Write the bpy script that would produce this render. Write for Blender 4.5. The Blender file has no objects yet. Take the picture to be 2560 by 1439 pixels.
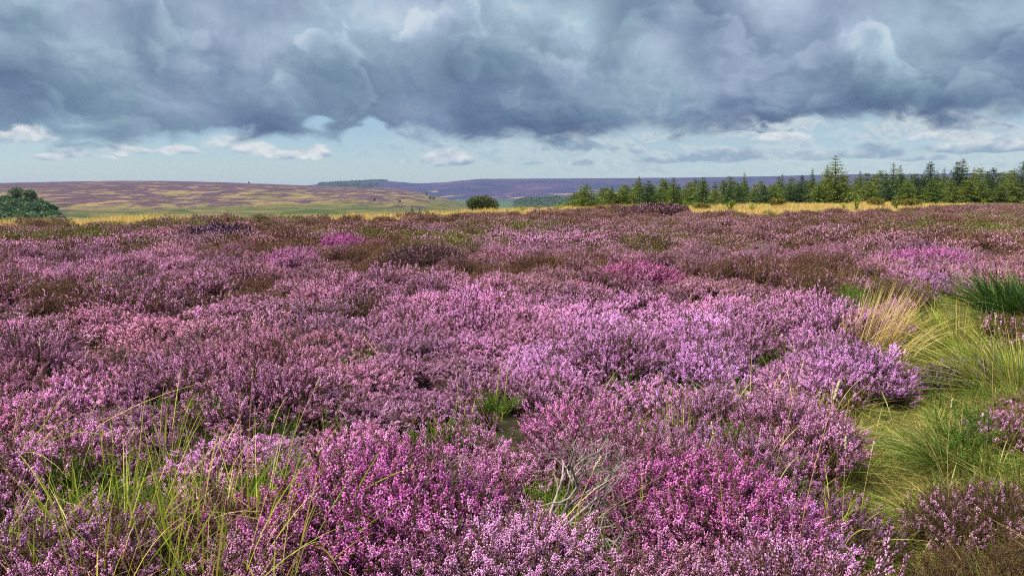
import bpy, math
import numpy as np
from math import radians, sin, cos, tan, atan2, asin, sqrt, pi

SC = bpy.context.scene
COL = SC.collection

# ------------------------------------------------------------------ camera
F = 1862.0                       # focal length in pixels of the 2560 px wide photograph
CX, CY = 1280.0, 719.5
PITCH = radians(7.39)
EYE = np.array([0.0, 0.0, 1.70])
cam = bpy.data.cameras.new("camera")
cam.sensor_width = 36.0
cam.lens = 36.0 * F / 2560.0
cam.clip_start = 0.05
cam.clip_end = 30000.0
cam_o = bpy.data.objects.new("camera", cam)
COL.objects.link(cam_o)
cam_o.location = EYE
cam_o.rotation_euler = (radians(90) - PITCH, 0, 0)
SC.camera = cam_o

def ray(u, v):
    x = (u - CX) / F; y = (CY - v) / F
    d = np.array([x, cos(PITCH) + y * sin(PITCH), -sin(PITCH) + y * cos(PITCH)])
    return d / np.linalg.norm(d)

def azel(u, v):
    d = ray(u, v)
    return atan2(d[0], d[1]), asin(d[2])

def project(P):
    P = np.asarray(P, float) - EYE
    f = P[..., 1] * cos(PITCH) - P[..., 2] * sin(PITCH)
    up = P[..., 1] * sin(PITCH) + P[..., 2] * cos(PITCH)
    f = np.where(f < 0.05, 0.05, f)
    return CX + F * P[..., 0] / f, CY - F * up / f

# ------------------------------------------------------------------ view, render
vs = SC.view_settings
vs.view_transform = 'Standard'; vs.look = 'None'; vs.gamma = 1.0; vs.use_curve_mapping = False
vs.exposure = EXPOSURE = 1.5
SC.render.engine = 'CYCLES'
cy = SC.cycles
cy.max_bounces = 4; cy.diffuse_bounces = 2; cy.glossy_bounces = 1; cy.transmission_bounces = 3
cy.volume_bounces = 0; cy.transparent_max_bounces = 4
cy.caustics_reflective = False; cy.caustics_refractive = False
cy.use_denoising = False
cy.use_adaptive_sampling = False
cy.filter_width = 1.05

# ------------------------------------------------------------------ sun
SUN_EL, SUN_AZ = radians(60), radians(-105)       # azimuth from +Y (into the picture) towards +X
sd = np.array([sin(SUN_AZ) * cos(SUN_EL), cos(SUN_AZ) * cos(SUN_EL), sin(SUN_EL)])
sun = bpy.data.lights.new("sun", 'SUN')
sun.energy = 3.0
sun.angle = radians(28)
sun.color = (1.0, 0.95, 0.87)
sun_o = bpy.data.objects.new("sun", sun)
COL.objects.link(sun_o)
from mathutils import Vector
sun_o.rotation_euler = Vector(sd).to_track_quat('Z', 'Y').to_euler()
sun_o.location = (0, 0, 50)

# ------------------------------------------------------------------ node expression helper
class E:
    """A float (or vector/colour) socket; arithmetic makes Math nodes."""
    def __init__(s, nt, sock): s.nt, s.k = nt, sock
    def _m(s, op, *a, clamp=False):
        n = s.nt.nodes.new('ShaderNodeMath'); n.operation = op; n.use_clamp = clamp
        for i, x in enumerate(a):
            if isinstance(x, E): s.nt.links.new(x.k, n.inputs[i])
            else: n.inputs[i].default_value = float(x)
        return E(s.nt, n.outputs[0])
    def __add__(s, o): return s._m('ADD', s, o)
    __radd__ = __add__
    def __sub__(s, o): return s._m('SUBTRACT', s, o)
    def __rsub__(s, o): return s._m('SUBTRACT', o, s)
    def __mul__(s, o): return s._m('MULTIPLY', s, o)
    __rmul__ = __mul__
    def __truediv__(s, o): return s._m('DIVIDE', s, o)
    def f(s, op, *a): return s._m(op, s, *a)
    def clamp(s): return s._m('ADD', s, 0.0, clamp=True)
    def mx(s, o): return s._m('MAXIMUM', s, o)
    def mn(s, o): return s._m('MINIMUM', s, o)
    def smooth(s, a, b):
        n = s.nt.nodes.new('ShaderNodeMapRange'); n.interpolation_type = 'SMOOTHSTEP'
        s.nt.links.new(s.k, n.inputs['Value'])
        n.inputs['From Min'].default_value = a; n.inputs['From Max'].default_value = b
        return E(s.nt, n.outputs['Result'])
    def gauss(s): return s._m('EXPONENT', s * -1.0)
    def ramp(s, stops, interp='LINEAR'):
        n = s.nt.nodes.new('ShaderNodeValToRGB'); s.nt.links.new(s.k, n.inputs[0])
        cr = n.color_ramp; cr.interpolation = interp
        while len(cr.elements) < len(stops): cr.elements.new(0.5)
        for e, (p, c) in zip(cr.elements, stops):
            e.position = p
            e.color = tuple(c) + ((1.0,) if len(c) == 3 else ())
        return E(s.nt, n.outputs[0])
    def curve(s, pts):
        n = s.nt.nodes.new('ShaderNodeFloatCurve'); s.nt.links.new(s.k, n.inputs['Value'])
        c = n.mapping.curves[0]
        for i, (x, y) in enumerate(pts):
            if i < 2: c.points[i].location = (x, y)
            else: c.points.new(x, y)
        n.mapping.extend = 'HORIZONTAL'
        n.mapping.update()
        return E(s.nt, n.outputs[0])

def vec(nt, x, y, z):
    n = nt.nodes.new('ShaderNodeCombineXYZ')
    for i, a in enumerate((x, y, z)):
        if isinstance(a, E): nt.links.new(a.k, n.inputs[i])
        else: n.inputs[i].default_value = a
    return E(nt, n.outputs[0])

def noise(nt, v, scale, detail=4, rough=0.5, dist=0.0, lac=2.0, col=False):
    n = nt.nodes.new('ShaderNodeTexNoise')
    if v is not None: nt.links.new(v.k, n.inputs['Vector'])
    n.inputs['Scale'].default_value = scale; n.inputs['Detail'].default_value = detail
    n.inputs['Roughness'].default_value = rough; n.inputs['Distortion'].default_value = dist
    n.inputs['Lacunarity'].default_value = lac
    return E(nt, n.outputs['Color' if col else 'Fac'])

def mixc(nt, fac, a, b, mode='MIX'):
    n = nt.nodes.new('ShaderNodeMix'); n.data_type = 'RGBA'; n.blend_type = mode
    for k, x in ((0, fac), (6, a), (7, b)):
        if isinstance(x, E): nt.links.new(x.k, n.inputs[k])
        elif k == 0: n.inputs[0].default_value = x
        else: n.inputs[k].default_value = tuple(x) + ((1.0,) if len(x) == 3 else ())
    return E(nt, n.outputs[2])

def srgb(r, g, b):
    f = lambda c: (c / 255 / 12.92) if c <= 10 else ((c / 255 + 0.055) / 1.055) ** 2.4
    return (f(r), f(g), f(b))

# ------------------------------------------------------------------ world: Nishita sky behind a broken deck of stratocumulus
def build_world():
    w = bpy.data.worlds.new("World"); SC.world = w; w.use_nodes = True
    w.cycles.sampling_method = 'MANUAL'; w.cycles.sample_map_resolution = 256
    nt = w.node_tree; nt.nodes.clear()
    out = nt.nodes.new('ShaderNodeOutputWorld'); bg = nt.nodes.new('ShaderNodeBackground')
    tc = nt.nodes.new('ShaderNodeTexCoord'); sp = nt.nodes.new('ShaderNodeSeparateXYZ')
    nt.links.new(tc.outputs['Generated'], sp.inputs[0])
    X, Y, Z = (E(nt, sp.outputs[i]) for i in range(3))
    az = X.f('ARCTAN2', Y)
    el = Z.f('ARCSINE')
    def vmath(op, a, *rest):
        n = nt.nodes.new('ShaderNodeVectorMath'); n.operation = op
        for i, x in enumerate((a,) + rest):
            if isinstance(x, E): nt.links.new(x.k, n.inputs[i])
            else: n.inputs[i].default_value = x
        return E(nt, n.outputs['Value' if op == 'DOT_PRODUCT' else 'Vector'])
    def mad(a, m, c):
        return a.f('MULTIPLY_ADD', m, c)
    sky = nt.nodes.new('ShaderNodeTexSky'); sky.sky_type = 'NISHITA'; sky.sun_disc = False
    sky.sun_elevation = SUN_EL; sky.sun_rotation = SUN_AZ
    sky.altitude = 300; sky.air_density = 1.0; sky.dust_density = 0.4; sky.ozone_density = 1.5
    clear = mixc(nt, 1.0, E(nt, sky.outputs[0]), SKY_CLEAR, 'MULTIPLY')
    zz = (Z.mx(0.0) + 0.10).f('LOGARITHM', math.e) * 0.34
    q = vec(nt, X, Y, zz)
    wv = noise(nt, q, 9.0, 3, 0.55, col=True)
    qw = vmath('MULTIPLY_ADD', wv, (0.075, 0.075, 0.10), q)
    shift = lambda v, d: vmath('ADD', v, d)
    nA = noise(nt, qw, 5.0, 5, 0.45)
    nB = noise(nt, shift(qw, (0.022, 0.0, 0.030)), 5.0, 3, 0.45)
    nF = noise(nt, shift(qw, (3.1, 1.7, 5.2)), 19.0, 5, 0.55)
    nF2 = noise(nt, shift(qw, (3.107, 1.7, 5.209)), 19.0, 3, 0.55)
    def puff(scale, off):
        n = nt.nodes.new('ShaderNodeTexVoronoi'); n.feature = 'SMOOTH_F1'; n.inputs['Scale'].default_value = scale
        n.inputs['Smoothness'].default_value = 0.5
        nt.links.new(shift(qw, off).k, n.inputs['Vector']); return E(nt, n.outputs['Distance'])
    p1, p1b = puff(7.5, (0, 0, 0)), puff(7.5, (0.020, 0.0, 0.034))
    relief = (nA - nB)
    fine = (nF - nF2)
    bulge = (p1b - p1)
    pos = vec(nt, mad(nF, 0.05, mad(nA, 0.16, az - 0.105)), mad(nF, 0.045, mad(nA, 0.06, el - 0.0525)), 0.0)
    def blob(u, v, ru, rv):
        a, e = azel(u, v)
        d = vmath('MULTIPLY_ADD', pos, (F / ru, F / rv, 0), (-a * F / ru, -e * F / rv, 0))
        return nt_pow(vmath('DOT_PRODUCT', d, d))
    def nt_pow(x):
        n = nt.nodes.new('ShaderNodeMath'); n.operation = 'POWER'; n.inputs[0].default_value = 0.36788
        nt.links.new(x.k, n.inputs[1]); return E(nt, n.outputs[0])
    B = mad(nA, 0.32, mad(nF, 0.07, mad(relief, 1.15, mad(fine, 0.38, mad(bulge, 0.70, el * 0.0 + 0.22)))))
    nC = noise(nt, shift(qw, (9.4, 4.2, 3.1)), 6.0, 6, 0.5)
    nD = noise(nt, shift(qw, (9.422, 4.2, 3.13)), 6.0, 3, 0.5)
    turret = nC.smooth(0.472, 0.512) * (1.0 - nC.smooth(0.512, 0.64)) * (nC - nD).smooth(-0.01, 0.05)
    B = mad(turret, 0.17, B)
    for u, v, ru, rv, a in SKY_BLOBS:
        B = mad(blob(u, v, ru, rv), a, B)
    e380 = azel(1280, 365)[1]; e0 = azel(1280, 0)[1]
    B = mad(((el - e380) / (e0 - e380)).smooth(0.0, 0.9), 0.12, B)
    cloud = B.ramp([(0.0, srgb(82, 101, 134)), (0.2, srgb(99, 121, 150)), (0.42, srgb(121, 144, 168)),
                    (0.62, srgb(146, 167, 187)), (0.82, srgb(170, 191, 209)), (1.0, srgb(204, 217, 226))])
    tint = noise(nt, shift(q, (1.0, 9.0, 4.0)), 6.0, 2, 0.5)
    cloud = mixc(nt, 1.0, cloud, mixc(nt, tint.smooth(0.35, 0.65), (0.97, 1.03, 1.0), (1.03, 0.985, 1.04)), 'MULTIPLY')
    AZR = 0.75
    pts = []
    for u, v in SKY_EDGE:
        a, e = azel(u, v); pts.append((min(1, max(0, (a + AZR) / (2 * AZR))), e * 8))
    eg = ((az + AZR) / (2 * AZR)).curve(pts)
    edge = mad(el, 20.0, mad(eg, -2.5, mad(nF, 1.5, mad(nA, 0.6, el * 0.0 - 1.05))))
    for u, v, ru, rv, a in SKY_HOLES:
        edge = mad(blob(u, v, ru, rv), -a, edge)
    cover = edge.smooth(-0.20, 0.45)
    veil_n = noise(nt, vec(nt, X, Y, Z * 3.0), 9.0, 5, 0.58, 0.3)
    side = az.smooth(-0.35, 0.2)
    vmask = mad(side, 0.16, veil_n).smooth(0.42, 0.68) * mad(side, 0.75, 0.15) * mad(el, 12.0, 0.1).clamp()
    vcol = mad(fine, 1.4, veil_n).ramp([(0.42, srgb(176, 198, 208)), (0.55, srgb(204, 214, 216)), (0.66, srgb(180, 195, 206)), (0.78, srgb(150, 169, 188))])
    base = mixc(nt, vmask, clear, vcol)
    nW = noise(nt, vec(nt, X, Y, Z * 1.5), 34.0, 4, 0.5)
    nW2 = noise(nt, vec(nt, X, Y, Z * 1.5 + 0.012), 34.0, 2, 0.5)
    wp = vec(nt, mad(nW, 0.016, az - 0.008), mad(nW, 0.012, el - 0.006), 0.0)
    q0 = None; hb = None
    for u, v, ru, rv, whiteness, strength in SKY_CUMULUS:
        a, e = azel(u, v)
        d = vmath('MULTIPLY_ADD', wp, (F / ru, F / rv, 0), (-a * F / ru, -e * F / rv, 0))
        s2 = nt.nodes.new('ShaderNodeSeparateXYZ'); nt.links.new(d.k, s2.inputs[0])
        dx, dy = E(nt, s2.outputs[0]), E(nt, s2.outputs[1])
        dn = dy.mx(dy * -2.4)
        m = mad(dx, dx, dn * dn).smooth(1.15, 0.45) if False else (1.0 - mad(dx, dx, dn * dn)).smooth(-0.15, 0.55) * strength
        br = mad(dy, 0.4, mad(nW - nW2, 2.2, el * 0.0 + 0.42 + whiteness))
        c = br.ramp([(0.0, srgb(140, 162, 184)), (0.35, srgb(174, 191, 204)), (0.65, srgb(206, 214, 218)), (0.95, srgb(230, 232, 231))])
        base = mixc(nt, m, base, c)
    col = mixc(nt, cover, base, cloud)
    nt.links.new(col.k, bg.inputs['Color']); bg.inputs['Strength'].default_value = SKY_GAIN
    nt.links.new(bg.outputs[0], out.inputs['Surface'])

SKY_CLEAR = (0.088, 0.100, 0.114)
SKY_GAIN = 0.352
SKY_EDGE = [(-300, 360), (0, 384), (100, 366), (250, 360), (400, 364), (520, 350), (620, 358), (760, 364), (880, 360), (950, 345),
            (1020, 340), (1150, 352), (1300, 362), (1420, 366), (1520, 350), (1620, 326), (1800, 330), (1990, 338), (2090, 312),
            (2250, 306), (2420, 318), (2560, 306), (2900, 330)]
SKY_HOLES = [(120, 262, 130, 20, .45), (60, 220, 50, 22, .6), (385, 245, 50, 36, .55), (20, 338, 70, 22, 1.6), (240, 298, 60, 14, .35),
             (800, 300, 45, 24, .8), (915, 325, 36, 24, 1.0), (1950, 340, 80, 18, 1.5), (2200, 330, 150, 14, .6)]
SKY_BLOBS = [  # u, v, radius u, radius v, brightness
    (180, 40, 300, 90, .14), (640, 20, 260, 90, .12), (960, 40, 160, 60, .10), (1440, 75, 90, 70, .30), (1640, 110, 80, 80, .20), (1960, 85, 90, 100, .22),
    (2150, 100, 70, 45, .30), (2210, 130, 50, 30, .18), (2250, 15, 260, 40, .14), (2490, 60, 170, 40, .18), (2310, 150, 60, 30, .16), (740, 120, 60, 50, .16),
    (560, 120, 180, 60, .08), (880, 180, 120, 60, .10), (1120, 30, 220, 60, .08), (1250, 40, 100, 60, .10), (1830, 150, 100, 120, .08), (1700, 190, 120, 60, .10), (400, 160, 200, 50, .06),
    (1300, 330, 260, 48, -.30), (1850, 310, 330, 46, -.34), (2240, 262, 130, 40, -.18), (1130, 190, 230, 130, -.14), (260, 215, 260, 60, -.12),
    (90, 270, 130, 40, -.14), (700, 330, 280, 44, -.16), (620, 260, 240, 60, -.08), (2470, 190, 170, 90, -.12), (1735, 90, 50, 80, -.16), (1520, 60, 45, 80, -.14),
    (2060, 60, 50, 60, -.18), (150, 335, 160, 26, -.08), (2400, 270, 160, 40, -.10)]
SKY_CUMULUS = [  # u, v, radius u, radius v, whiteness, strength
    (20, 342, 95, 34, .18, .9), (128, 395, 34, 14, .22, .9), (180, 391, 34, 20, .28, .95), (318, 380, 60, 15, .2, .85), (272, 396, 26, 8, .1, .7),
    (455, 378, 50, 17, .2, .8), (405, 380, 36, 8, .1, .5), (575, 362, 60, 24, .1, .7), (640, 378, 62, 22, .2, .9), (715, 390, 50, 18, .24, .95), (800, 386, 30, 26, .26, 1.0), (752, 390, 32, 16, .22, .95),
    (1120, 404, 70, 36, .08, .9), (1016, 406, 20, 8, .1, .5), (1800, 395, 110, 30, -.35, .8), (1660, 402, 60, 13, -.4, .7), (1455, 412, 30, 12, -.4, .6), (1330, 410, 30, 8, -.3, .4),
    (2195, 385, 60, 30, -.38, .8), (2060, 392, 80, 18, -.3, .6), (2310, 398, 60, 10, -.3, .6), (2480, 372, 150, 22, -.15, .85), (1955, 346, 70, 16, .32, .85), (2370, 345, 100, 16, .12, .7)]
build_world()

# ================================================================== helpers
RNG = np.random.default_rng(7)
_tab = np.random.default_rng(11).random((256, 256))
def vnoise(x, y, seed=0):
    x = np.asarray(x, float) + seed * 37.13; y = np.asarray(y, float) + seed * 91.7
    xi = np.floor(x).astype(int); yi = np.floor(y).astype(int)
    fx = x - xi; fy = y - yi
    fx = fx * fx * (3 - 2 * fx); fy = fy * fy * (3 - 2 * fy)
    a = _tab[xi & 255, yi & 255]; b = _tab[(xi + 1) & 255, yi & 255]
    c = _tab[xi & 255, (yi + 1) & 255]; d = _tab[(xi + 1) & 255, (yi + 1) & 255]
    return (a + (b - a) * fx) * (1 - fy) + (c + (d - c) * fx) * fy
def fbm(x, y, seed=0, o=4):
    s = 0; w = 0.5; t = 0
    for i in range(o):
        s = s + w * vnoise(x * 2 ** i, y * 2 ** i, seed + i); t += w; w *= 0.5
    return s / t
def sstep(a, b, x):
    t = np.clip((np.asarray(x, float) - a) / (b - a), 0, 1)
    return t * t * (3 - 2 * t)

def mesh_from(name, V, T, mats=(), mi=None, attrs=None, smooth=False):
    """One mesh from triangle arrays; attrs: {name: per-vertex float array}."""
    V = np.ascontiguousarray(V, np.float32); T = np.ascontiguousarray(T, np.int32)
    me = bpy.data.meshes.new(name)
    me.vertices.add(len(V)); me.vertices.foreach_set('co', V.ravel())
    n = T.shape[1]
    me.loops.add(T.size); me.loops.foreach_set('vertex_index', T.ravel())
    me.polygons.add(len(T)); me.polygons.foreach_set('loop_start', np.arange(0, T.size, n, dtype=np.int32))
    for m in mats: me.materials.append(m)
    if mi is not None: me.polygons.foreach_set('material_index', np.asarray(mi, np.int32))
    if smooth: me.polygons.foreach_set('use_smooth', np.ones(len(T), bool))
    for k, a in (attrs or {}).items():
        at = me.attributes.new(k, 'FLOAT', 'POINT'); at.data.foreach_set('value', np.asarray(a, np.float32))
    me.update(calc_edges=True)
    return me

def put(name, me, parent=None, loc=(0, 0, 0), rot=(0, 0, 0), scl=(1, 1, 1), **props):
    o = bpy.data.objects.new(name, me); COL.objects.link(o)
    o.location = loc; o.rotation_euler = rot; o.scale = scl
    if parent is not None: o.parent = parent
    for k, v in props.items(): o[k] = v
    return o

class Soup:
    """Collects triangles with a material index and one tone value per vertex."""
    def __init__(s): s.V, s.T, s.M, s.R, s.n = [], [], [], [], 0
    def add(s, V, T, m, r):
        V = V.reshape(-1, 3); s.V.append(V); s.T.append(T + s.n); s.n += len(V)
        s.M.append(np.full(len(T), m)); s.R.append(np.broadcast_to(r, (len(V),)).copy())
    def tubes(s, P, R, m, r=0.5, k=3):
        """P (m,n,3) centre lines, R (m,n) radii."""
        P = np.asarray(P, float); R = np.asarray(R, float)
        M, n = P.shape[:2]
        t = np.gradient(P, axis=1); t /= np.linalg.norm(t, axis=2, keepdims=True) + 1e-9
        ref = np.where(np.abs(t[..., 2:3]) > 0.9, np.array([1.0, 0, 0]), np.array([0, 0, 1.0]))
        a = np.cross(t, ref); a /= np.linalg.norm(a, axis=2, keepdims=True) + 1e-9
        b = np.cross(t, a)
        ang = np.arange(k) * 2 * pi / k
        V = P[:, :, None] + R[:, :, None, None] * (a[:, :, None] * np.cos(ang)[:, None] + b[:, :, None] * np.sin(ang)[:, None])
        i = np.arange(M)[:, None, None] * (n * k) + np.arange(n - 1)[None, :, None] * k
        j = np.arange(k)[None, None]; j2 = (j + 1) % k
        q = np.stack([i + j, i + j2, i + k + j2, i + k + j], -1).reshape(-1, 4)
        T = np.concatenate([q[:, [0, 1, 2]], q[:, [0, 2, 3]]])
        rr = np.repeat(np.broadcast_to(r, (M,)), n * k)
        s.add(V, T, m, rr)
    def blobs(s, C, A, L, W, m, r, top=0.55):
        """Small five-cornered buds: a pointed base, three corners, a tip."""
        C = np.asarray(C, float); n = len(C)
        if n == 0: return
        A = A / (np.linalg.norm(A, axis=1, keepdims=True) + 1e-9)
        ref = np.where(np.abs(A[:, 2:3]) > 0.9, np.array([1.0, 0, 0]), np.array([0, 0, 1.0]))
        a = np.cross(A, ref); a /= np.linalg.norm(a, axis=1, keepdims=True) + 1e-9
        b = np.cross(A, a)
        L = np.broadcast_to(L, (n,))[:, None]; W = np.broadcast_to(W, (n,))[:, None]
        th = RNG.random(n)[:, None] * 6.28
        ring = [C + A * L * top + W * (a * np.cos(th + k * 2.0944) + b * np.sin(th + k * 2.0944)) for k in range(3)]
        V = np.stack([C] + ring + [C + A * L], 1)
        base = np.arange(n)[:, None] * 5
        t = np.array([[0, 2, 1], [0, 3, 2], [0, 1, 3], [4, 1, 2], [4, 2, 3], [4, 3, 1]])
        T = (base[:, :, None] + t[None]).reshape(-1, 3)
        s.add(V, T, m, np.repeat(np.broadcast_to(r, (n,)), 5))
    def leaves(s, C, D, L, W, m, r, side=None):
        """Single pointed faces from C along D."""
        C = np.asarray(C, float); n = len(C)
        if n == 0: return
        D = D / (np.linalg.norm(D, axis=1, keepdims=True) + 1e-9)
        if side is None: side = RNG.normal(size=(n, 3))
        a = np.cross(D, side); a /= np.linalg.norm(a, axis=1, keepdims=True) + 1e-9
        L = np.broadcast_to(L, (n,))[:, None]; W = np.broadcast_to(W, (n,))[:, None]
        V = np.stack([C, C + D * L * 0.5 + a * W * 0.5, C + D * L, C + D * L * 0.5 - a * W * 0.5], 1)
        base = np.arange(n)[:, None] * 4
        T = (base[:, :, None] + np.array([[0, 1, 2], [0, 2, 3]])[None]).reshape(-1, 3)
        s.add(V, T, m, np.repeat(np.broadcast_to(r, (n,)), 4))
    def blades(s, P, W, m, r):
        """P (m,n,3) midribs, W (m,) widths: tapering grass blades, slightly folded."""
        P = np.asarray(P, float); M, n = P.shape[:2]
        t = np.gradient(P, axis=1); t /= np.linalg.norm(t, axis=2, keepdims=True) + 1e-9
        sd = np.cross(t, np.array([0, 0, 1.0]) + 0.6 * RNG.normal(size=(M, 1, 3)))
        sd /= np.linalg.norm(sd, axis=2, keepdims=True) + 1e-9
        w = np.interp(np.linspace(0, 1, n), [0, 0.25, 0.7, 1], [0.7, 1, 0.7, 0.08])[None, :, None] * np.broadcast_to(W, (M,))[:, None, None] * 0.5
        V = np.stack([P - sd * w, P + sd * w], 2)
        i = np.arange(M)[:, None] * (2 * n) + np.arange(n - 1)[None] * 2
        q = np.stack([i, i + 1, i + 3, i + 2], -1).reshape(-1, 4)
        T = np.concatenate([q[:, [0, 1, 2]], q[:, [0, 2, 3]]])
        s.add(V, T, m, np.repeat(np.broadcast_to(r, (M,)), 2 * n))
    def arrays(s):
        return np.concatenate(s.V), np.concatenate(s.T), np.concatenate(s.M), np.concatenate(s.R)
    def mesh(s, name, mats):
        V, T, M, R = s.arrays()
        return mesh_from(name, V, T, mats, M, {'rnd': R})

# ------------------------------------------------------------------ materials
def new_mat(name):
    m = bpy.data.materials.new(name); m.use_nodes = True
    nt = m.node_tree; nt.nodes.clear()
    return m, nt
def attr(nt, name, kind='GEOMETRY', out='Fac'):
    n = nt.nodes.new('ShaderNodeAttribute'); n.attribute_name = name; n.attribute_type = kind
    return E(nt, n.outputs[out])
def finish(nt, col, rough=0.8, transl=0.0, spec=0.2, bump=None, tcol=None):
    out = nt.nodes.new('ShaderNodeOutputMaterial')
    b = nt.nodes.new('ShaderNodeBsdfPrincipled'); b.inputs['Roughness'].default_value = rough
    b.inputs['Specular IOR Level'].default_value = spec
    if isinstance(col, E): nt.links.new(col.k, b.inputs['Base Color'])
    else: b.inputs['Base Color'].default_value = tuple(col) + (1,)
    if bump is not None:
        n = nt.nodes.new('ShaderNodeBump'); n.inputs['Strength'].default_value = bump[1]; n.inputs['Distance'].default_value = bump[2]
        nt.links.new(bump[0].k, n.inputs['Height']); nt.links.new(n.outputs[0], b.inputs['Normal'])
    if transl > 0:
        t = nt.nodes.new('ShaderNodeBsdfTranslucent')
        c = tcol if tcol is not None else col
        if isinstance(c, E): nt.links.new(c.k, t.inputs['Color'])
        else: t.inputs['Color'].default_value = tuple(c) + (1,)
        mx = nt.nodes.new('ShaderNodeMixShader'); mx.inputs[0].default_value = transl
        nt.links.new(b.outputs[0], mx.inputs[1]); nt.links.new(t.outputs[0], mx.inputs[2])
        nt.links.new(mx.outputs[0], out.inputs['Surface'])
    else:
        nt.links.new(b.outputs[0], out.inputs['Surface'])
def mulc(nt, col, fac):
    """colour times a float expression"""
    n = nt.nodes.new('ShaderNodeVectorMath'); n.operation = 'SCALE'
    if isinstance(col, E): nt.links.new(col.k, n.inputs[0])
    else: n.inputs[0].default_value = col
    nt.links.new(fac.k, n.inputs['Scale'])
    return E(nt, n.outputs[0])
def position(nt):
    g = nt.nodes.new('ShaderNodeNewGeometry'); return E(nt, g.outputs['Position'])
def obj_random(nt):
    g = nt.nodes.new('ShaderNodeObjectInfo'); return E(nt, g.outputs['Random'])

def mat_varied(name, stops, transl=0.25, rough=0.75, spec=0.15, by_object=0.0):
    """Colour picked along a ramp by each face's random value."""
    m, nt = new_mat(name)
    r = attr(nt, 'rnd')
    if by_object:
        r = (r + (obj_random(nt) - 0.5) * by_object).clamp()
    finish(nt, r.ramp(stops), rough, transl, spec)
    return m

# flowering heather: flower colour comes with each plant ("tint"), leaf colour likewise ("leaf")
def mat_flower():
    m, nt = new_mat('heather_flower')
    t = attr(nt, 'tint', 'INSTANCER', 'Color'); r = attr(nt, 'rnd')
    c = mulc(nt, t, r * 1.15 + 0.42)
    c = mixc(nt, r.smooth(0.58, 1.0) * 0.50, c, (0.95, 0.72, 0.90))
    c = mixc(nt, (0.17 - r).smooth(0.0, 0.05), c, (0.20, 0.105, 0.065))
    finish(nt, c, 0.7, 0.38, 0.12)
    return m
def mat_leaf():
    m, nt = new_mat('heather_leaf')
    t = attr(nt, 'leaf', 'INSTANCER', 'Color'); r = attr(nt, 'rnd')
    finish(nt, mulc(nt, t, r * 1.1 + 0.45), 0.7, 0.22, 0.15)
    return m
M_FLOWER, M_LEAF = mat_flower(), mat_leaf()
M_STEM = mat_varied('heather_stem', [(0, (0.06, 0.03, 0.022)), (0.6, (0.14, 0.065, 0.048)), (1, (0.22, 0.14, 0.11))], 0, 0.85)
M_DEAD = mat_varied('dead_wood', [(0, (0.10, 0.075, 0.06)), (0.5, (0.22, 0.18, 0.15)), (1, (0.38, 0.34, 0.30))], 0, 0.8)
M_CROW = mat_varied('crowberry_leaf', [(0, (0.03, 0.07, 0.008)), (0.5, (0.10, 0.19, 0.02)), (1, (0.28, 0.36, 0.05))], 0.3, 0.5, 0.3)
M_GRASS = mat_varied('grass_blade', [(0, (0.06, 0.115, 0.016)), (0.4, (0.17, 0.24, 0.034)), (0.75, (0.34, 0.40, 0.07)), (1, (0.58, 0.50, 0.18))], 0.35, 0.5, 0.3)
M_YELLOW = mat_varied('yellow_grass', [(0, (0.22, 0.32, 0.025)), (0.5, (0.46, 0.54, 0.05)), (0.85, (0.68, 0.64, 0.12)), (1, (0.60, 0.34, 0.12))], 0.35, 0.5, 0.3)
M_STRAW = mat_varied('straw_grass', [(0, (0.42, 0.29, 0.07)), (0.5, (0.64, 0.46, 0.16)), (1, (0.78, 0.62, 0.32))], 0.3, 0.6, 0.2)
M_RUSH = mat_varied('rush_blade', [(0, (0.012, 0.035, 0.008)), (0.55, (0.045, 0.12, 0.018)), (1, (0.14, 0.24, 0.04))], 0.15, 0.45, 0.35)
M_TURF = mat_varied('turf_blade', [(0, (0.06, 0.10, 0.014)), (0.4, (0.15, 0.215, 0.030)), (0.75, (0.30, 0.32, 0.06)), (1, (0.55, 0.43, 0.14))], 0.3, 0.6, 0.2)

# ================================================================== the land
US = np.array([-400, 0, 600, 1000, 1200, 1400, 1600, 1800, 2100, 2560, 2960], float)
AZS = np.arctan((US - CX) / F)
D_EDGE = np.array([38, 39, 41, 46, 54, 62, 70, 78, 88, 104, 110], float)        # where the plateau begins to fall away
UH = np.array([-400, 0, 600, 1000, 1200, 1400, 1600, 1690, 1720, 1900, 2100, 2250, 2330, 2560, 2960], float)
DH = np.array([37, 37, 38, 42, 50, 54, 62, 62, 49, 48, 52, 62, 78, 92, 95], float)   # where the heather ends and pale grass begins
def edge_d(a): return np.interp(a, AZS, D_EDGE)
def heath_d(a): return np.interp(a, np.arctan((UH - CX) / F), DH)

PATH_PX = [(2262, 1560), (2240, 1439), (2222, 1300), (2225, 1180), (2222, 1080), (2262, 985), (2300, 905), (2345, 830), (2400, 760), (2440, 715)]
def flat_at(u, v, z=0.0):
    d = ray(u, v); t = (z - EYE[2]) / d[2]
    return EYE + d * t
PATH = np.array([flat_at(u, v)[:2] for u, v in PATH_PX])
def path_side(x, y):
    """signed distance from the path's middle line (+ to its right), for points beside it"""
    px = np.interp(y, PATH[:, 1], PATH[:, 0])
    dxy = np.interp(y, PATH[:, 1], np.gradient(PATH[:, 0], PATH[:, 1]))
    return (x - px) / np.sqrt(1 + dxy ** 2)

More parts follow.
